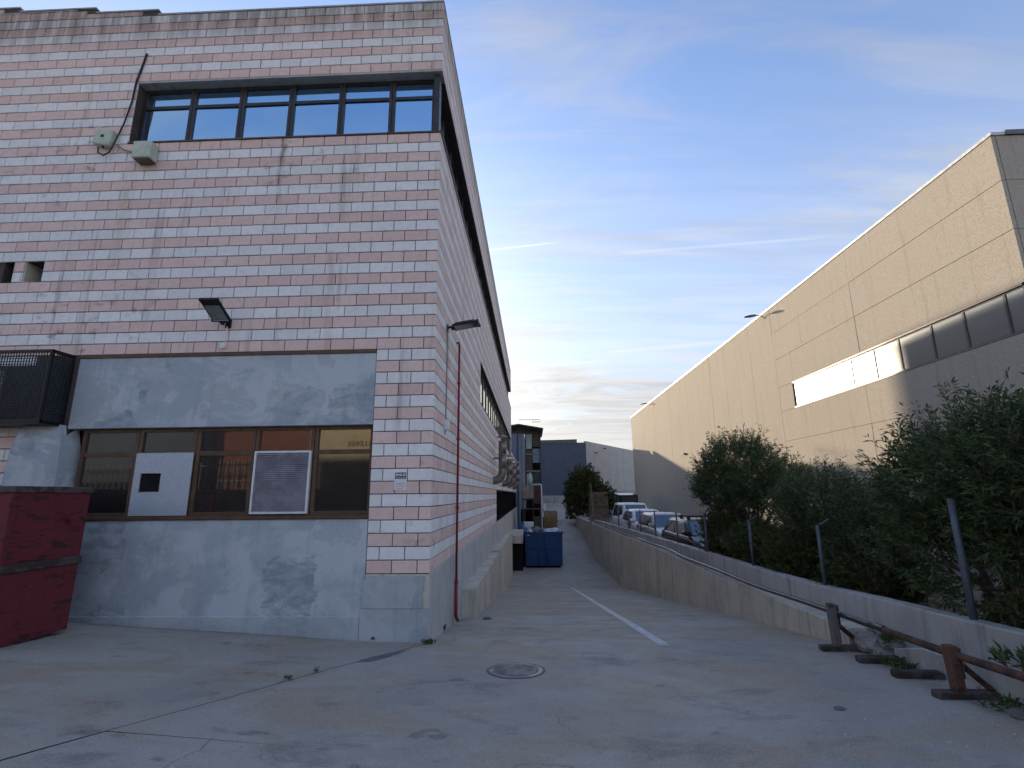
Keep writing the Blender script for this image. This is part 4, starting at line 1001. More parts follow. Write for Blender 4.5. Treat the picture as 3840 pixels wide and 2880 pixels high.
# ------------------------------------------------------------------ far blue and grey building
bb = empty('blue_clad_building', (9.5, 66, 0), label='big warehouse with dark blue cladding closing the end of the lane', cat='building')
A, Bp, Cc, Dd = (0, 0), (12.2, 21.0), (-6, 34), (-23, 3.2)
def wall_between(mb, p, q, z0, z1, t=.3):
    d = Vector((q[0]-p[0], q[1]-p[1], 0)).normalized(); n_ = Vector((-d.y, d.x, 0))*t
    mb.add([(p[0], p[1], z0), (q[0], q[1], z0), (q[0]+n_.x, q[1]+n_.y, z0), (p[0]+n_.x, p[1]+n_.y, z0), (p[0], p[1], z1), (q[0], q[1], z1), (q[0]+n_.x, q[1]+n_.y, z1), (p[0]+n_.x, p[1]+n_.y, z1)],
           [(0,3,2,1),(4,5,6,7),(0,1,5,4),(1,2,6,5),(2,3,7,6),(3,0,4,7)])
n_p = 22
for k in range(n_p):   # blue vertical cladding sheets
    u0, u1 = k/n_p, (k+1)/n_p-.0004
    p = (Dd[0]+(A[0]-Dd[0])*u0, Dd[1]+(A[1]-Dd[1])*u0); q = (Dd[0]+(A[0]-Dd[0])*u1, Dd[1]+(A[1]-Dd[1])*u1)
    mb = MB(); wall_between(mb, p, q, 2.0, 9.55); mb.build('cladding_sheet', 'bluewall', bb)
n_p = 8
for k in range(n_p):
    u0, u1 = k/n_p, (k+1)/n_p-.002
    p = (A[0]+(Bp[0]-A[0])*u0, A[1]+(Bp[1]-A[1])*u0); q = (A[0]+(Bp[0]-A[0])*u1, A[1]+(Bp[1]-A[1])*u1)
    mb = MB(); wall_between(mb, p, q, 2.6, 9.75); mb.build('cladding_panel', 'greywall', bb)
mb = MB(); mb.prism([(Dd[0]+.4, Dd[1]+.45), (-.3, .45), (11.6, 20.8), Cc], -1.5, 9.4); mb.build('structure_core', 'bluewall', bb)
mb = MB(); wall_between(mb, (Dd[0], Dd[1]-.1), (-1.3, .08), 9.56, 10.05, .5); mb.build('roof_fascia', 'capping_d', bb)
mb = MB(); wall_between(mb, (Dd[0], Dd[1]-.05), (0, -.05), -1, 1.98, .3); mb.build('concrete_base', 'kerb', bb)
mb = MB(); wall_between(mb, (0, -.03), (12.2, 20.9), -1, 2.58, .3); mb.build('concrete_base', 'kerb', bb)
for (u, z) in ((.16, 8.2), (.3, 9.1)):
    mb = MB(); x, y_ = A[0]+(Bp[0]-A[0])*u, A[1]+(Bp[1]-A[1])*u; mb.bbox(x-.5, x+.1, y_-.6, y_, z, z+.12, .02); mb.build('wall_lamp', 'blackm', bb)

# ------------------------------------------------------------------ right-hand precast warehouse
rb = empty('precast_warehouse', (16, 6.04, -.2), label='long warehouse of sunlit beige pebble-faced concrete panels on the right', cat='building')
def rbox(mb, x0, x1, y0, y1, z0, z1): mb.box(x0-16, x1-16, y0-6.04, y1-6.04, z0+.2, z1+.2)
RT, WZ0, WZ1, WYE = 12.88, 6.64, 8.06, 19.5
mb = MB(); rbox(mb, 16.06, 40, 6.1, 64.5, -.2, WZ0-.02); rbox(mb, 16.06, 40, WYE, 64.5, WZ0-.02, RT-.05); rbox(mb, 16.06, 40, 6.1, WYE, WZ1+.02, RT-.05); rbox(mb, 16.4, 40, 6.5, WYE, WZ0-.02, WZ1+.02)
mb.build('structure_core', 'aggregate_joint', rb)
vy = [21.04, 24.2, 26.45, 28.65, 31.7, 34.85, 38.05, 40.9, 44.2, 47.5, 50.8, 54.1, 57.4, 60.8, 64.6]
DOOR = (31.9, 35.0, 4.75)
def panel(y0, y1, z0, z1, x=16.0, front=False):
    m_ = MB(); gp = .006; j = random.uniform(-.005, .005)
    if front: m_.bbox(y0-16+gp, y1-16-gp, -.0, .14, z0+.2+gp, z1+.2-gp, .006)
    else: m_.bbox(j, .12, y0-6.04+gp, y1-6.04-gp, z0+.2+gp, z1+.2-gp, .006)
    return m_.build('panel', 'aggregate', rb)
for k in range(len(vy)-1):
    if vy[k] >= 31 and vy[k] < 34: panel(vy[k], vy[k+1], DOOR[2], RT)
    else: panel(vy[k], vy[k+1], -.2, RT)
zr = [-.2, 1.65, 3.3, 4.95, 6.64]
for (a, b) in ((6.04, 13.62), (13.62, 21.04)):
    for k in range(4): panel(a, b, zr[k], zr[k+1])
    for (c, d) in ((9.72, 11.34), (11.34, RT)): panel(a, b, c, d)
panel(6.04, 13.62, 8.06, 9.72); panel(13.62, 21.04, 8.06, 9.72)
panel(19.5, 21.04, 6.64, 8.06)
for (a, b) in ((16.13, 23.5), (23.5, 31)):
    for k in range(4): panel(a, b, zr[k], zr[k+1], front=True)
    for (c, d) in ((8.06, 9.72), (9.72, 11.34), (11.34, RT)): panel(a, b, c, d, front=True)
mb = MB(); rbox(mb, 15.96, 16.4, 6.0, 64.7, RT+.002, RT+.10); mb.build('roof_capping', 'capping', rb)
mb = MB(); rbox(mb, 16.41, 40, 5.98, 6.4, RT+.002, RT+.16); mb.build('roof_capping', 'capping_d', rb)
mb = MB(); rbox(mb, 15.99, 16.3, 6.2, WYE, WZ1-.06, WZ1-.001); mb.build('window_head', 'dkframe', rb)
mb = MB(); rbox(mb, 15.98, 16.3, 6.2, WYE, WZ0+.001, WZ0+.05); mb.build('window_sill', 'capping_d', rb)
wy = [6.2, 6.86, 8.36, 9.75, 11.4, 12.87, 14.42, 16.06, 17.75, WYE]
for a, b in zip(wy, wy[1:]):
    fr = MB(); x = .075
    fr.box(x-.03, x+.03, a-6.04, a-6.04+.04, WZ0+.25, WZ1+.14); fr.box(x-.03, x+.03, b-6.04-.04, b-6.04, WZ0+.25, WZ1+.14)
    fr.box(x-.03, x+.03, a-6.04+.04, b-6.04-.04, WZ0+.25, WZ0+.29); fr.box(x-.03, x+.03, a-6.04+.04, b-6.04-.04, WZ1+.10, WZ1+.14)
    w = fr.build('window', 'dkframe', rb)
    p = MB(); p.box(x-.005, x+.005, a-6.04+.04, b-6.04-.04, WZ0+.29, WZ1+.10); o = p.build('pane', 'glass_r', w)
for k in range(8):
    fr = MB(); a = .25+k*1.85; fr.box(a, a+1.8, .10, .16, WZ0+.2, WZ0+.25); fr.box(a, a+1.8, .10, .16, WZ1+.15, WZ1+.2); fr.box(a, a+.05, .10, .16, WZ0+.25, WZ1+.15); fr.box(a+1.75, a+1.8, .10, .16, WZ0+.25, WZ1+.15)
    w = fr.build('window', 'dkframe', rb); p = MB(); p.box(a+.05, a+1.75, .125, .135, WZ0+.25, WZ1+.15); p.build('pane', 'glass_r', w)
dr = MB(); y0, y1, zt = DOOR
dr.box(-.06, .1, y0-6.04+.02, y0-6.04+.17, 0, zt+.2); dr.box(-.06, .1, y1-6.04-.17, y1-6.04-.15+.13, 0, zt+.2); dr.box(-.06, .1, y0-6.04+.17, y1-6.04-.17, zt+.05, zt+.2)
drf = dr.build('door_frame', 'capping', rb)
mb = MB(); mb.box(.08, .1, y0-6.04+.17, y1-6.04-.17, 0, zt+.05); mb.build('shutter', 'bluegrey', drf)
def roof_lamp(y, label):
    t = empty('roof_lamp', (16, y, RT-.25), label=label, cat='lamp', group='lamps on the warehouse roof edge'); t.scale = (.85, .85, .85)
    mb = MB(); mb.tube([(.0, 0, -.1), (-.25, 0, .1), (-.7, 0, .12)], .035, 8); mb.build('arm', 'galv', t, True)
    mb = MB(); mb.loft([[(-.65, -.10, .08), (-.65, .10, .08), (-.65, .10, .18), (-.65, -.10, .18)], [(-1.0, -.16, .03), (-1.0, .16, .03), (-1.0, .16, .15), (-1.0, -.16, .15)], [(-1.45, -.12, .0), (-1.45, .12, .0), (-1.45, .12, .05), (-1.45, -.12, .05)]]); mb.build('lamp_head', 'rust2', t)
roof_lamp(21.6, 'nearer street-type lamp jutting from the warehouse roof edge'); roof_lamp(52, 'farther street-type lamp jutting from the warehouse roof edge')
mb = MB(); mb.bbox(15.7, 16.02, 39.6, 40.3, 5.7, 5.8, .02); tag(mb.build('wall_lamp', 'blackm'), 'small wall lamp on the far part of the beige warehouse', 'lamp')

# ------------------------------------------------------------------ parked cars
def car(name, loc, rz, paint, label, L=4.0, Wd=1.74, H=1.48, van=False, rack=False):
    t = empty(name, loc, rz, label=label, cat='car', group='cars parked beyond the kerb')
    hw = Wd/2; f = L/2            # front at +x
    hood = .92 if not van else 1.0
    st = [(-f, .45, .80, .80), (-f+.10, .30, .98, .95), (-f+.6, .22, 1.0, 1.0), (0, .20, .98, 1.0), (f-1.15, .20, hood+.02, 1.0), (f-.55, .22, hood-.10, .97), (f-.15, .28, hood-.24, .88), (f, .40, hood-.40, .74)]
    secs = []
    for (x, zb, zt, w) in st:
        w *= hw
        secs.append([(x, -w*.86, zb), (x, w*.86, zb), (x, w, zb+.16), (x, w, zt-.20), (x, w*.95, zt-.05), (x, w*.78, zt+.012), (x, 0, zt+.03), (x, -w*.78, zt+.012), (x, -w*.95, zt-.05), (x, -w, zt-.20), (x, -w, zb+.16)])
    mb = MB(); mb.loft(secs); body = mb.build('body', paint, t, True)
    # cabin
    wb, wt = hw*.93, hw*.74
    xb0, xb1 = (-f+.12, f-1.0) if van else (-f+.22, f-1.12)
    xt0, xt1 = (-f+.25, f-1.55) if van else (-f+.62, f-1.80)
    zb = .93; cab = []
    for (u) in (0, .35, .75, 1):
        z = zb+(H-.03-zb)*u; w = wb+(wt-wb)*(u**1.3); a = xb0+(xt0-xb0)*u; b = xb1+(xt1-xb1)*u
        cab.append([(a, -w*.94, z), (a+.1, -w, z), (b-.1, -w, z), (b, -w*.9, z), (b+.05, 0, z), (b, w*.9, z), (b-.1, w, z), (a+.1, w, z), (a, w*.94, z)])
    w = wt; a, b = xt0+.1, xt1-.1
    cab.append([(a, -w*.8, H), (a+.1, -w*.85, H), (b-.1, -w*.85, H), (b, -w*.75, H), (b+.02, 0, H+.005), (b, w*.75, H), (b-.1, w*.85, H), (a+.1, w*.85, H), (a, w*.8, H)])
    mb = MB(); mb.loft(cab); mb.build('cabin', paint, t, True)
    def pt(x_u, u, side):   # point on side glass plane
        z = zb+(H-.03-zb)*u; w = (wb+(wt-wb)*(u**1.3))+.020; a = xb0+(xt0-xb0)*u+.1; b = xb1+(xt1-xb1)*u-.1
        return (a+(b-a)*x_u, side*w, z)
    for s in (-1, 1):
        for (u0, u1) in ((.08, .46), (.50, .94)):
            mb = MB(); us = (.08, .22, .36, .5, .64, .76, .88)
            mb.add([q for u in us for q in (pt(u0, u, s), pt(u1, u, s))], [(2*k, 2*k+1, 2*k+3, 2*k+2)[::(1 if s < 0 else -1)] for k in range(len(us)-1)]); mb.build('side_window', 'glass_car', t, True)
    def wsp(v, u, front=True):
        z = zb+(H-.03-zb)*u; w = (wb+(wt-wb)*(u**1.3))
        x = (xb1+(xt1-xb1)*u) if front else (xb0+(xt0-xb0)*u)
        bul = (.05*(1-abs(v)**1.6)) if front else 0
        return (x+(.012 if front else -.012)+bul*.9, v*w*(.86 if front else .85), z)
    for front, nm in ((True, 'windscreen'), (False, 'rear_window')):
        mb = MB(); V = [-1, -.5, 0, .5, 1]; U = [.06, .5, .92]
        mb.add([wsp(v, u, front) for u in U for v in V], [(j*5+i, j*5+i+1, (j+1)*5+i+1, (j+1)*5+i) for j in range(2) for i in range(4)]); mb.build(nm, 'glass_car', t, True)
    for s in (-1, 1):
        mb = MB(); mb.loft([[(f-.42, s*hw*.56, hood-.30), (f-.42, s*hw*.89, hood-.28), (f-.42, s*hw*.89, hood-.16), (f-.42, s*hw*.60, hood-.155)], [(f-.07, s*hw*.50, hood-.40), (f-.13, s*hw*.80, hood-.38), (f-.15, s*hw*.79, hood-.28), (f-.09, s*hw*.52, hood-.30)]]); mb.build('headlight', 'headlamp', t)
        mb = MB(); mb.bbox(f-1.38, f-1.22, s*(hw+.02)-.09, s*(hw+.02)+.09, .96, 1.10, .03); mb.build('mirror', paint, t)
        for x in (-f+.75, f-.78):
            wh = MB(); wh.tube([(x, s*(hw-.20), .31), (x, s*(hw-.005), .31)], .31, 18); wo_ = wh.build('wheel', 'tyre', t)
            rm = MB(); rm.tube([(x, s*(hw-.01), .31), (x, s*(hw+.006), .31)], .20, 14); rm.build('rim', 'galv', wo_)
    mb = MB(); mb.box(f-.035, f+.012, -.42, .42, .36, .52); mb.build('grille', 'blackm', t)
    mb = MB(); mb.box(f+.0, f+.016, -.26, .26, .40, .50); mb.build('number_plate', 'white', t)
    if rack:
        for x in (-.55, .15):
            mb = MB(); mb.tube([(x, -wt*.8, H+.07), (x, wt*.8, H+.07)], .02, 6); mb.box(x-.06, x+.06, -wt*.86, -wt*.72, H-.01, H+.12); mb.box(x-.06, x+.06, wt*.72, wt*.86, H-.01, H+.12); mb.build('roof_bar', 'blackm', t)
    return t
HD = R(-86)
car('parked_car', (7.75, 24.2, -.2), HD, 'carwhite', 'white van-like car farthest along the row of parked cars', 4.3, 1.8, 1.78, True)
car('parked_car', (7.5, 19.6, -.2), HD, 'carwhite', 'white hatchback second from the far end of the parked cars', 4.1, 1.76, 1.52)
car('parked_car', (7.42, 15.0, -.2), HD, 'carsilver', 'silver hatchback between the white hatchback and the dark car', 4.0, 1.72, 1.50)
car('parked_car', (7.6, 10.7, -.2), HD, 'cardark', 'black car with roof bars nearest the hedge', 4.2, 1.78, 1.45, False, True)

# stacked racks, pole and dark lorry past the end of the wall
rk = empty('pallet_rack', (5.85, 30.2, 0), label='stack of grey wooden pallet cages on the wall beneath the far bush', cat='pallets')
rk.location = (6.65, 31.5, -.2)
for lev in range(2):
    mb = MB(); z0 = .1+lev*1.05
    for k in range(7): x = -.65+k*.215; mb.box(x-.03, x+.03, -.02, .02, z0, z0+1.0)
    for z in (z0, z0+.35, z0+.7, z0+.94): mb.box(-.68, .68, -.045, -.02, z, z+.06)
    a_ = mb.build('slatted_side', 'pallet2', rk); inst('slatted_side', a_.data, (0, 1.0, 0), rk)
mb = MB()
for k in range(4): mb.box(-.75+.1*k, .4+.12*k, -.05, 1.0, 2.22+k*.07, 2.27+k*.07)
mb.build('loose_boards', 'pallet2', rk)
mb = MB(); mb.tube([(.1, .05, 0), (0, 0, 1.6), (-.06, -.03, 3.0)], .035, 7); tag(mb.build('wooden_pole', 'pallet', None, loc=(6.0, 30.4, -.1)), 'slim pale wooden pole leaning beside the pallet cages', 'pole')
for k, (x, h_) in enumerate(((7.9, 1.15), (8.5, 1.5))):
    mb = MB(); mb.tube([(0, .08, 0), (.02, 0, h_)], .045, 7); tag(mb.build('timber_stake', 'pallet2', None, loc=(x, 31.2+k, -.2)), ('shorter', 'taller')[k]+' brown timber stake just right of the pallet cages', 'stake', 'timber stakes')
lr = empty('dark_lorry', (11.3, 52, -.2), R(-75), label='dark lorry half hidden between the far bush and the beige warehouse', cat='lorry')
mb = MB(); mb.bbox(-3.5, 1.6, -1.2, 1.2, .9, 2.5, .05); mb.build('load_body', 'cardark', lr)
mb = MB(); mb.loft([[(1.7, -1.15, .5), (1.7, 1.15, .5), (1.7, 1.15, 2.45), (1.7, -1.15, 2.45)], [(3.3, -1.1, .5), (3.3, 1.1, .5), (3.2, 1.1, 2.2), (3.2, -1.1, 2.2)]]); mb.build('cab', 'cardark', lr)
mb = MB(); mb.box(3.285, 3.31, -.95, .95, 1.35, 2.05); mb.build('windscreen', 'glass_car', lr)
for x in (-2.4, 2.4):
    for s in (-1, 1): mb = MB(); mb.tube([(x, s*.95, .45), (x, s*1.22, .45)], .45, 16); mb.build('wheel', 'tyre', lr)
fb = empty('red_barrier', (9.6, 36, -.2), label='faded red and white barrier behind the white van', cat='barrier')
mb = MB(); mb.box(-.03, .03, -.03, .03, 0, 1.45); mb.box(1.17, 1.23, -.03, .03, 0, 1.35); mb.build('posts', 'galvpost', fb)
mb = MB(); mb.box(0, 1.2, -.02, .02, .75, .9); mb.box(0, 1.2, -.02, .02, 1.05, 1.2); mb.build('rails', 'purple', fb)

# ------------------------------------------------------------------ plants
def leaf_cloud(shoots, per, ln, wd, spread=.9, curl=.3):
    """shoots: (N,7) base xyz, dir xyz, length -> vertices and faces of narrow leaves set in whorls along each shoot"""
    N = len(shoots); B = np.repeat(shoots[:, :3], per, 0); D = np.repeat(shoots[:, 3:6], per, 0); Ls = np.repeat(shoots[:, 6], per)
    t = RNG.uniform(.15, 1.0, N*per); P = B+D*(Ls*t)[:, None]
    rv = RNG.normal(size=(N*per, 3)); rv -= D*np.sum(rv*D, 1)[:, None]; rv /= np.linalg.norm(rv, axis=1)[:, None]+1e-9
    ang = RNG.uniform(.35, 1.0, N*per)*spread
    U = D*np.cos(ang)[:, None]+rv*np.sin(ang)[:, None]; U[:, 2] -= RNG.uniform(0, curl, N*per); U /= np.linalg.norm(U, axis=1)[:, None]
    S = np.cross(U, RNG.normal(size=(N*per, 3))); S /= np.linalg.norm(S, axis=1)[:, None]+1e-9
    l = (ln*RNG.uniform(.6, 1.25, N*per))[:, None]; w = (wd*RNG.uniform(.7, 1.3, N*per))[:, None]
    dn = np.zeros_like(U); dn[:, 2] = -1
    v0 = P; v1 = P+U*l*.45+S*w*.5; v2 = P+U*l+dn*l*.18; v3 = P+U*l*.45-S*w*.5
    V = np.stack([v0, v1, v2, v3], 1).reshape(-1, 3)
    return V
def quads(name, V, m, parent):
    n = len(V)//4; me = bpy.data.meshes.new(name); me.vertices.add(n*4); me.vertices.foreach_set('co', V.astype(np.float32).ravel())
    me.loops.add(n*4); me.loops.foreach_set('vertex_index', np.arange(n*4, dtype=np.int32)); me.polygons.add(n)
    me.polygons.foreach_set('loop_start', np.arange(0, n*4, 4, dtype=np.int32)); me.polygons.foreach_set('loop_total', np.full(n, 4, np.int32))
    a = me.attributes.new('tint', 'FLOAT', 'FACE'); a.data.foreach_set('value', RNG.random(n).astype(np.float32))
    me.update(calc_edges=True); me.validate(); me.materials.append(M[m])
    o = bpy.data.objects.new(name, me); COL.objects.link(o); o.parent = parent; return o
def shrub(name, loc, lobes, nshoot, per, ln, wd, leaf, label, trunks, group, slen=(.3, .65), up=.8, zmin=.1, cat='shrub', gap=0.0):
    t = empty(name, loc, label=label, cat=cat, group=group)
    sh = []
    for (c, r, frac) in lobes:
        c = np.array(c); r = np.array(r); n = int(nshoot*frac)
        d = RNG.normal(size=(n*3, 3)); d /= np.linalg.norm(d, axis=1)[:, None]
        rad = RNG.uniform(.35, 1.0, n*3)**.45
        noise = 1+.22*np.sin(d[:, 0]*6+c[0]*3)*np.sin(d[:, 1]*5+c[1])*np.cos(d[:, 2]*4)+RNG.normal(0, .06, n*3)
        P = c+d*r*(rad*noise)[:, None]
        keep = (P[:, 2] > zmin)
        if gap: keep &= (np.sin(P[:, 0]*4.1+P[:, 1]*3.3)+np.sin(P[:, 2]*5.2+P[:, 1]*2.1)+RNG.normal(0, .5, n*3) > -1.6+gap)
        P = P[keep][:n]; d = d[keep][:n]
        dr = d*.8+np.array([0, 0, up])+RNG.normal(0, .35, P.shape); dr /= np.linalg.norm(dr, axis=1)[:, None]
        L = RNG.uniform(slen[0], slen[1], len(P))
        sh.append(np.hstack([P-dr*(L*.5)[:, None], dr, L[:, None]]))
    sh = np.vstack(sh)
    quads('crown', leaf_cloud(sh, per, ln, wd), leaf, t)
    # twigs on a sample of the shoots and woody stems
    tw = MB()
    for k in RNG.choice(len(sh), min(len(sh), 260), replace=False):
        b = Vector(sh[k, :3]); d = Vector(sh[k, 3:6]); tw.tube([b, b+d*sh[k, 6]], [.009, .004], 4, False)
    tag(tw.build('twigs', 'bark', t), kind='stuff')
    for (bx_, by_, n) in trunks:
        tm = MB()
        for i in range(n):
            c, r, fr_ = lobes[random.randrange(len(lobes))]
            a = random.uniform(0, 2*PI); e = Vector((c[0]+r[0]*.6*math.cos(a), c[1]+r[1]*.6*math.sin(a), c[2]+r[2]*random.uniform(-.1, .5)))
            b = Vector((bx_+random.uniform(-.1,.1), by_+random.uniform(-.1,.1), -.1)); m1 = b.lerp(e, .4)+Vector((random.uniform(-.1,.1), random.uniform(-.1,.1), .15)); m2 = b.lerp(e, .75)+Vector((random.uniform(-.12,.12), random.uniform(-.12,.12), .05))
            tm.tube([b, m1, m2, e], [.05, .036, .022, .008], 6, False)
            for q in range(3): s = m1.lerp(m2, random.random()); tm.tube([s, s+Vector((random.uniform(-.5,.5), random.uniform(-.5,.5), random.uniform(.3,.8)))], [.016, .006], 5, False)
        tm.build('trunk', 'bark', t)
    return t
GR = 'oleanders behind the kerb'
ZB = .3
shrub('oleander', (7.3, 6.1, ZB), [((0, .2, 2.45), (.95, 1.45, .95), .55), ((.1, -1.2, 2.1), (.8, .9, .75), .25), ((-.1, 1.6, 2.0), (.7, .7, .8), .2)], 2400, 17, .105, .020, 'leaf',
      'round-topped oleander on bare trunks beside the parked cars', [(0, .1, 9), (.1, -.5, 5)], GR, zmin=1.15, gap=.5)
shrub('oleander', (7.3, 2.2, ZB), [((0, .2, 1.55), (.75, 1.1, .66), .65), ((.1, -1.0, 1.15), (.65, .7, .6), .35)], 1500, 16, .10, .018, 'leaf',
      'lower feathery oleander in the middle of the hedge', [(0, .3, 7), (0, -.8, 4)], GR, slen=(.35, .8), up=1.2, zmin=.7, gap=.35)
shrub('oleander', (7.4, -1.2, ZB), [((0, .35, 1.85), (.9, .95, .85), .32), ((0, -.9, 1.95), (1.0, 1.2, 1.0), .45), ((-.1, -.2, 1.0), (.9, 1.8, .7), .2)], 3200, 17, .115, .021, 'leaf',
      'biggest oleander at the right edge, reaching highest', [(0, 0, 8), (0, -1, 6)], GR, zmin=.15, gap=.45)
shrub('oleander', (7.6, -4.0, ZB), [((0, 0, 2.2), (1.0, 1.5, 1.1), .7), ((-.1, 0, 1.0), (.9, 1.4, .8), .3)], 1800, 14, .12, .022, 'leaf',
      'oleander continuing the hedge beyond the right edge of the picture', [(0, 0, 8)], GR, zmin=.1)
shrub('low_hedge_bush', (7.15, 6.9, .1), [((0, 0, .85), (.7, .95, .75), 1)], 900, 15, .09, .03, 'leaf2', 'low dark bush filling the hedge foot beside the black car', [(0, 0, 5)], 'low bushes at the hedge foot', zmin=.05)
shrub('low_hedge_bush', (7.1, 4.9, ZB), [((0, 0, .55), (.6, 1.2, .5), 1)], 900, 15, .09, .03, 'leaf2', 'low dark bush beneath the round-topped oleander', [(0, 0, 4)], 'low bushes at the hedge foot', zmin=.05)
shrub('low_hedge_bush', (7.05, 2.9, ZB), [((0, 0, .5), (.55, 1.0, .5), 1)], 900, 15, .09, .028, 'leaf2', 'low dark bush beneath the feathery oleander', [(0, 0, 4)], 'low bushes at the hedge foot', zmin=.05)
shrub('low_hedge_bush', (7.05, .7, ZB), [((0, 0, .5), (.5, .9, .5), 1)], 700, 15, .09, .028, 'leaf2', 'low dark bush left of the biggest oleander', [(0, 0, 4)], 'low bushes at the hedge foot', zmin=.05, gap=.4)
shrub('far_tree', (7.1, 47.0, -.4), [((0, 0, 2.9), (1.9, 2.0, 2.4), .6), ((-1.2, -1.0, 2.0), (.9, 1.2, 2.2), .2), ((2.0, .5, 1.9), (1.3, 1.5, 1.5), .2)], 1800, 10, .30, .12, 'leaf2', 'dense dark evergreen bush at the far end of the wall', [(0, 0, 8)], None, slen=(.4, .9), zmin=.1, cat='bush')
shrub('verge_bush', (6.95, 19.6, .1), [((0, 0, .45), (.35, .9, .38), 1)], 160, 12, .09, .03, 'weed', 'small green bush between the kerb and the white hatchback', [(0, 0, 3)], None, zmin=.05, cat='bush')
def weed(loc, n, ln, wd, label, spread=.05, cat='weed'):
    t = empty('weed', loc, label=label, cat=cat, group='weeds in the joints')
    d = RNG.normal(size=(n, 3))*.5; d[:, 2] = np.abs(d[:, 2])+.6; d /= np.linalg.norm(d, axis=1)[:, None]
    P = np.zeros((n, 3)); P[:, :2] = RNG.normal(0, spread, (n, 2))
    quads('leaves', leaf_cloud(np.hstack([P, d, np.full((n, 1), ln*.6)]), 4, ln, wd, .7, .2), 'weed', t)
weed((.02, -.06, .0), 22, .07, .018, 'tuft of weed at the foot of the building corner', .035)
weed((-1.12, -2.12, g(-1.12, -2.12)), 8, .05, .013, 'tiny weed sprouting from the oblique joint in the yard', .03)
weed((-.93, -1.80, g(-.93, -1.8)), 6, .05, .012, 'tiny weed nearer the building in the oblique joint', .02)
weed((-.82, -.03, g(-.8, -.03)), 6, .05, .012, 'small weed against the painted plinth', .015)
weed((5.98, -1.22, .06), 60, .10, .016, 'yellowish weed tuft between the sleepers and the low wall', .10)
weed((6.12, -.95, .28), 40, .10, .016, 'weed tuft on top of the crumbled wall', .08)
weed((6.0, -2.75, .18), 50, .08, .016, 'weed patch beside the rusty post', .12)
weed((6.16, -2.75, .5), 40, .16, .03, 'broad-leaved weed on the ledge at the right edge', .10)
weed((6.15, -3.1, .52), 30, .15, .03, 'second broad-leaved weed on the ledge at the far right', .08)
# grit and small stones
st_ = MB()
for k in range(420):
    x = random.uniform(-6, 6); y_ = random.uniform(-4.5, 3)
    if random.random() < .55: x = 5.4+random.gauss(0, .5); y_ = random.uniform(-4.5, .5)
    if x < 0 and y_ > -.05: continue
    s = random.choice((.004, .006, .008, .012)); z = gn(x, y_)
    st_.add([(x-s, y_-s, z-.002), (x+s, y_-s*.7, z-.002), (x+s*.8, y_+s, z-.002), (x-s*.9, y_+s*.8, z-.002), (x, y_, z+s)], [(0,1,4),(1,2,4),(2,3,4),(3,0,4)])
tag(st_.build('grit', 'kerb'), 'scattered grit on the concrete yard', 'grit', kind='stuff')
for (x, y_, s, lab) in ((4.43, -2.72, .035, 'small dark stone on the yard in front of the sleepers'), (.59, 3.42, .07, 'dark lump beside the ramp parapet'), (5.93, -2.93, .10, 'dark lump of debris at the right edge of the yard')):
    bm = bmesh.new(); bmesh.ops.create_icosphere(bm, subdivisions=2, radius=s)
    for v in bm.verts: v.co = Vector((v.co.x*1.3, v.co.y, v.co.z*.55))*(1+random.uniform(-.2, .2))
    me = bpy.data.meshes.new('stone'); bm.to_mesh(me); bm.free(); me.materials.append(M['asphalt']); tag(inst('stone', me, (x, y_, gn(x, y_)+s*.2)), lab, 'stone', 'stones on the ground')

# ------------------------------------------------------------------ across the street, seen mirrored in the lower windows
def front_text(txt, size, loc, parent, m):
    cu = bpy.data.curves.new('lettering', 'FONT'); cu.body = txt; cu.size = size; cu.extrude = .02; cu.space_character = 1.08
    to = bpy.data.objects.new('lettering_tmp', cu); COL.objects.link(to); bpy.context.view_layer.update()
    me = bpy.data.meshes.new_from_object(to.evaluated_get(bpy.context.evaluated_depsgraph_get())); bpy.data.objects.remove(to)
    me.materials.clear(); me.materials.append(M[m]); o = inst('lettering', me, loc, parent, (R(90), 0, R(180))); return o
ws = empty('street_workshop', (-12, -32, 0), label='beige workshop across the street, seen only mirrored in the lower windows', cat='building')
mb = MB(); mb.box(-4.5, 16, -8, 0, 4.9, 9.2); mb.box(-4.5, -3.4, -8, 0, -.5, 4.9); mb.box(3, 16, -8, 0, -.5, 4.9); mb.build('wall', 'beigewall', ws)
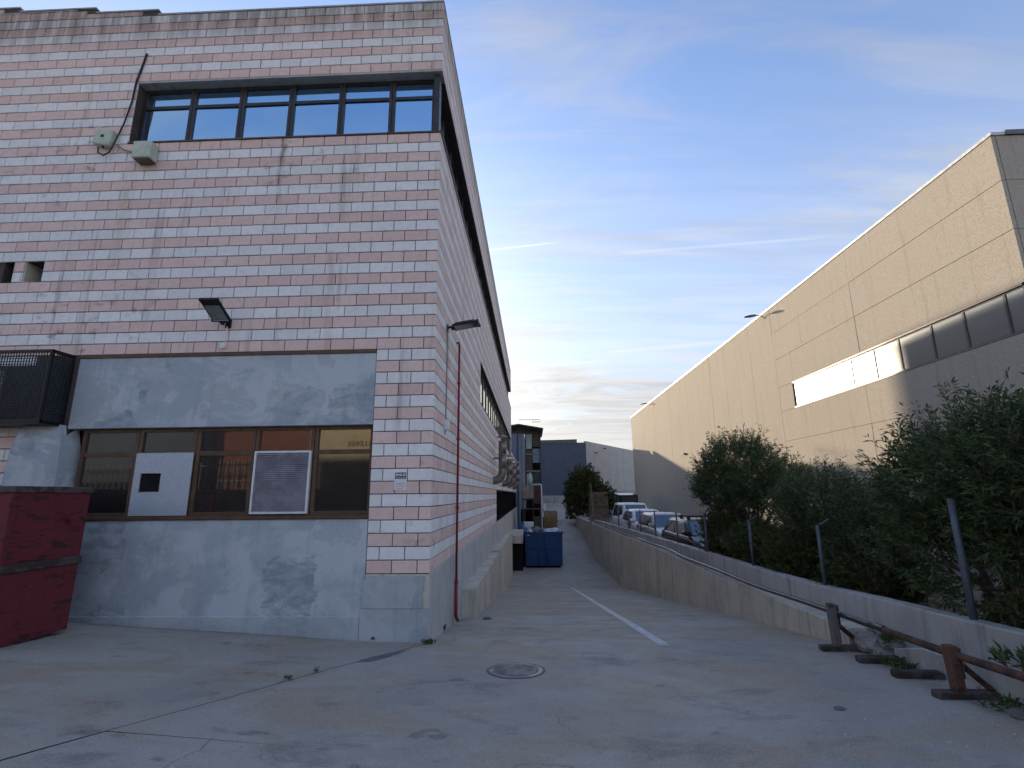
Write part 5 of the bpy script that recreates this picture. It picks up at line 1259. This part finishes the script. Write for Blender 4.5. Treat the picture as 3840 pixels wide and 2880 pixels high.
mb = MB(); mb.box(-3.4, 3, -3, -2.8, -.5, 4.9); mb.build('gate_recess', 'dark', ws)
gb = MB()
for k in range(26): gb.box(-3.4+k*.25, -3.36+k*.25, -.3, -.26, 1.6, 4.9)
gb.box(-3.4, 3, -.32, -.24, 4.2, 4.3); gb.box(-3.4, 3, -.32, -.24, 2.8, 2.9); gb.build('gate_bars', 'blackm', ws)
front_text('TALLERES', .56, (1.15, .03, 6.15), ws, 'lettering')
ob = empty('street_orange_building', (-20, -33, 0), label='orange-red rendered building across the street, seen only mirrored in the lower windows', cat='building')
mb = MB(); mb.box(-5.0, 3.4, -8, 0, -.5, 9.6); mb.build('wall', 'orange', ob)
gb = MB()
for k in range(12): gb.box(-4.4+k*.32, -4.33+k*.32, .25, .32, 1.2, 5.2)
gb.box(-4.6, -.6, .25, .33, 3.4, 3.52); gb.build('window_bars', 'blackm', ob)
mb = MB(); mb.box(-5.0, -1.2, .3, .8, .5, 2.6); mb.build('dark_shutter', 'dark', ob)
nb = empty('street_grey_building', (-34, -31, 0), label='blue-grey rendered building across the street, seen only mirrored in the lower windows', cat='building')
mb = MB(); mb.box(-12, 8.6, -8, 0, -.5, 8.0); mb.build('wall', 'bluegrey', nb)
mb = MB(); mb.box(-4, 4, .01, .05, 1.0, 3.4); mb.build('dark_window', 'dark', nb)
fw_ = empty('street_fence', (-24, -29.5, 0), label='black street fence on a low wall, seen only mirrored in the lower windows', cat='fence')
mb = MB(); mb.box(-16, 15, -.1, .1, -.5, 2.7); mb.build('fence_wall', 'blackm', fw_)
mb = MB(); mb.box(-16, 15, -.03, .03, 4.5, 4.6); mb.build('top_rail', 'blackm', fw_)
mb = MB(); mb.box(-.03, .03, -.03, .03, 2.7, 4.8); bar0 = mb.build('fence_bar', 'blackm', fw_); bar0.location.x = -16
for k in range(1, 70): inst('fence_bar', bar0.data, (-16+k*.45, 0, 0), fw_)
mb = MB(); mb.box(-12.2, 8.8, -8.2, .2, 8.0, 8.3); mb.build('roof_edge', 'capping_d', nb)
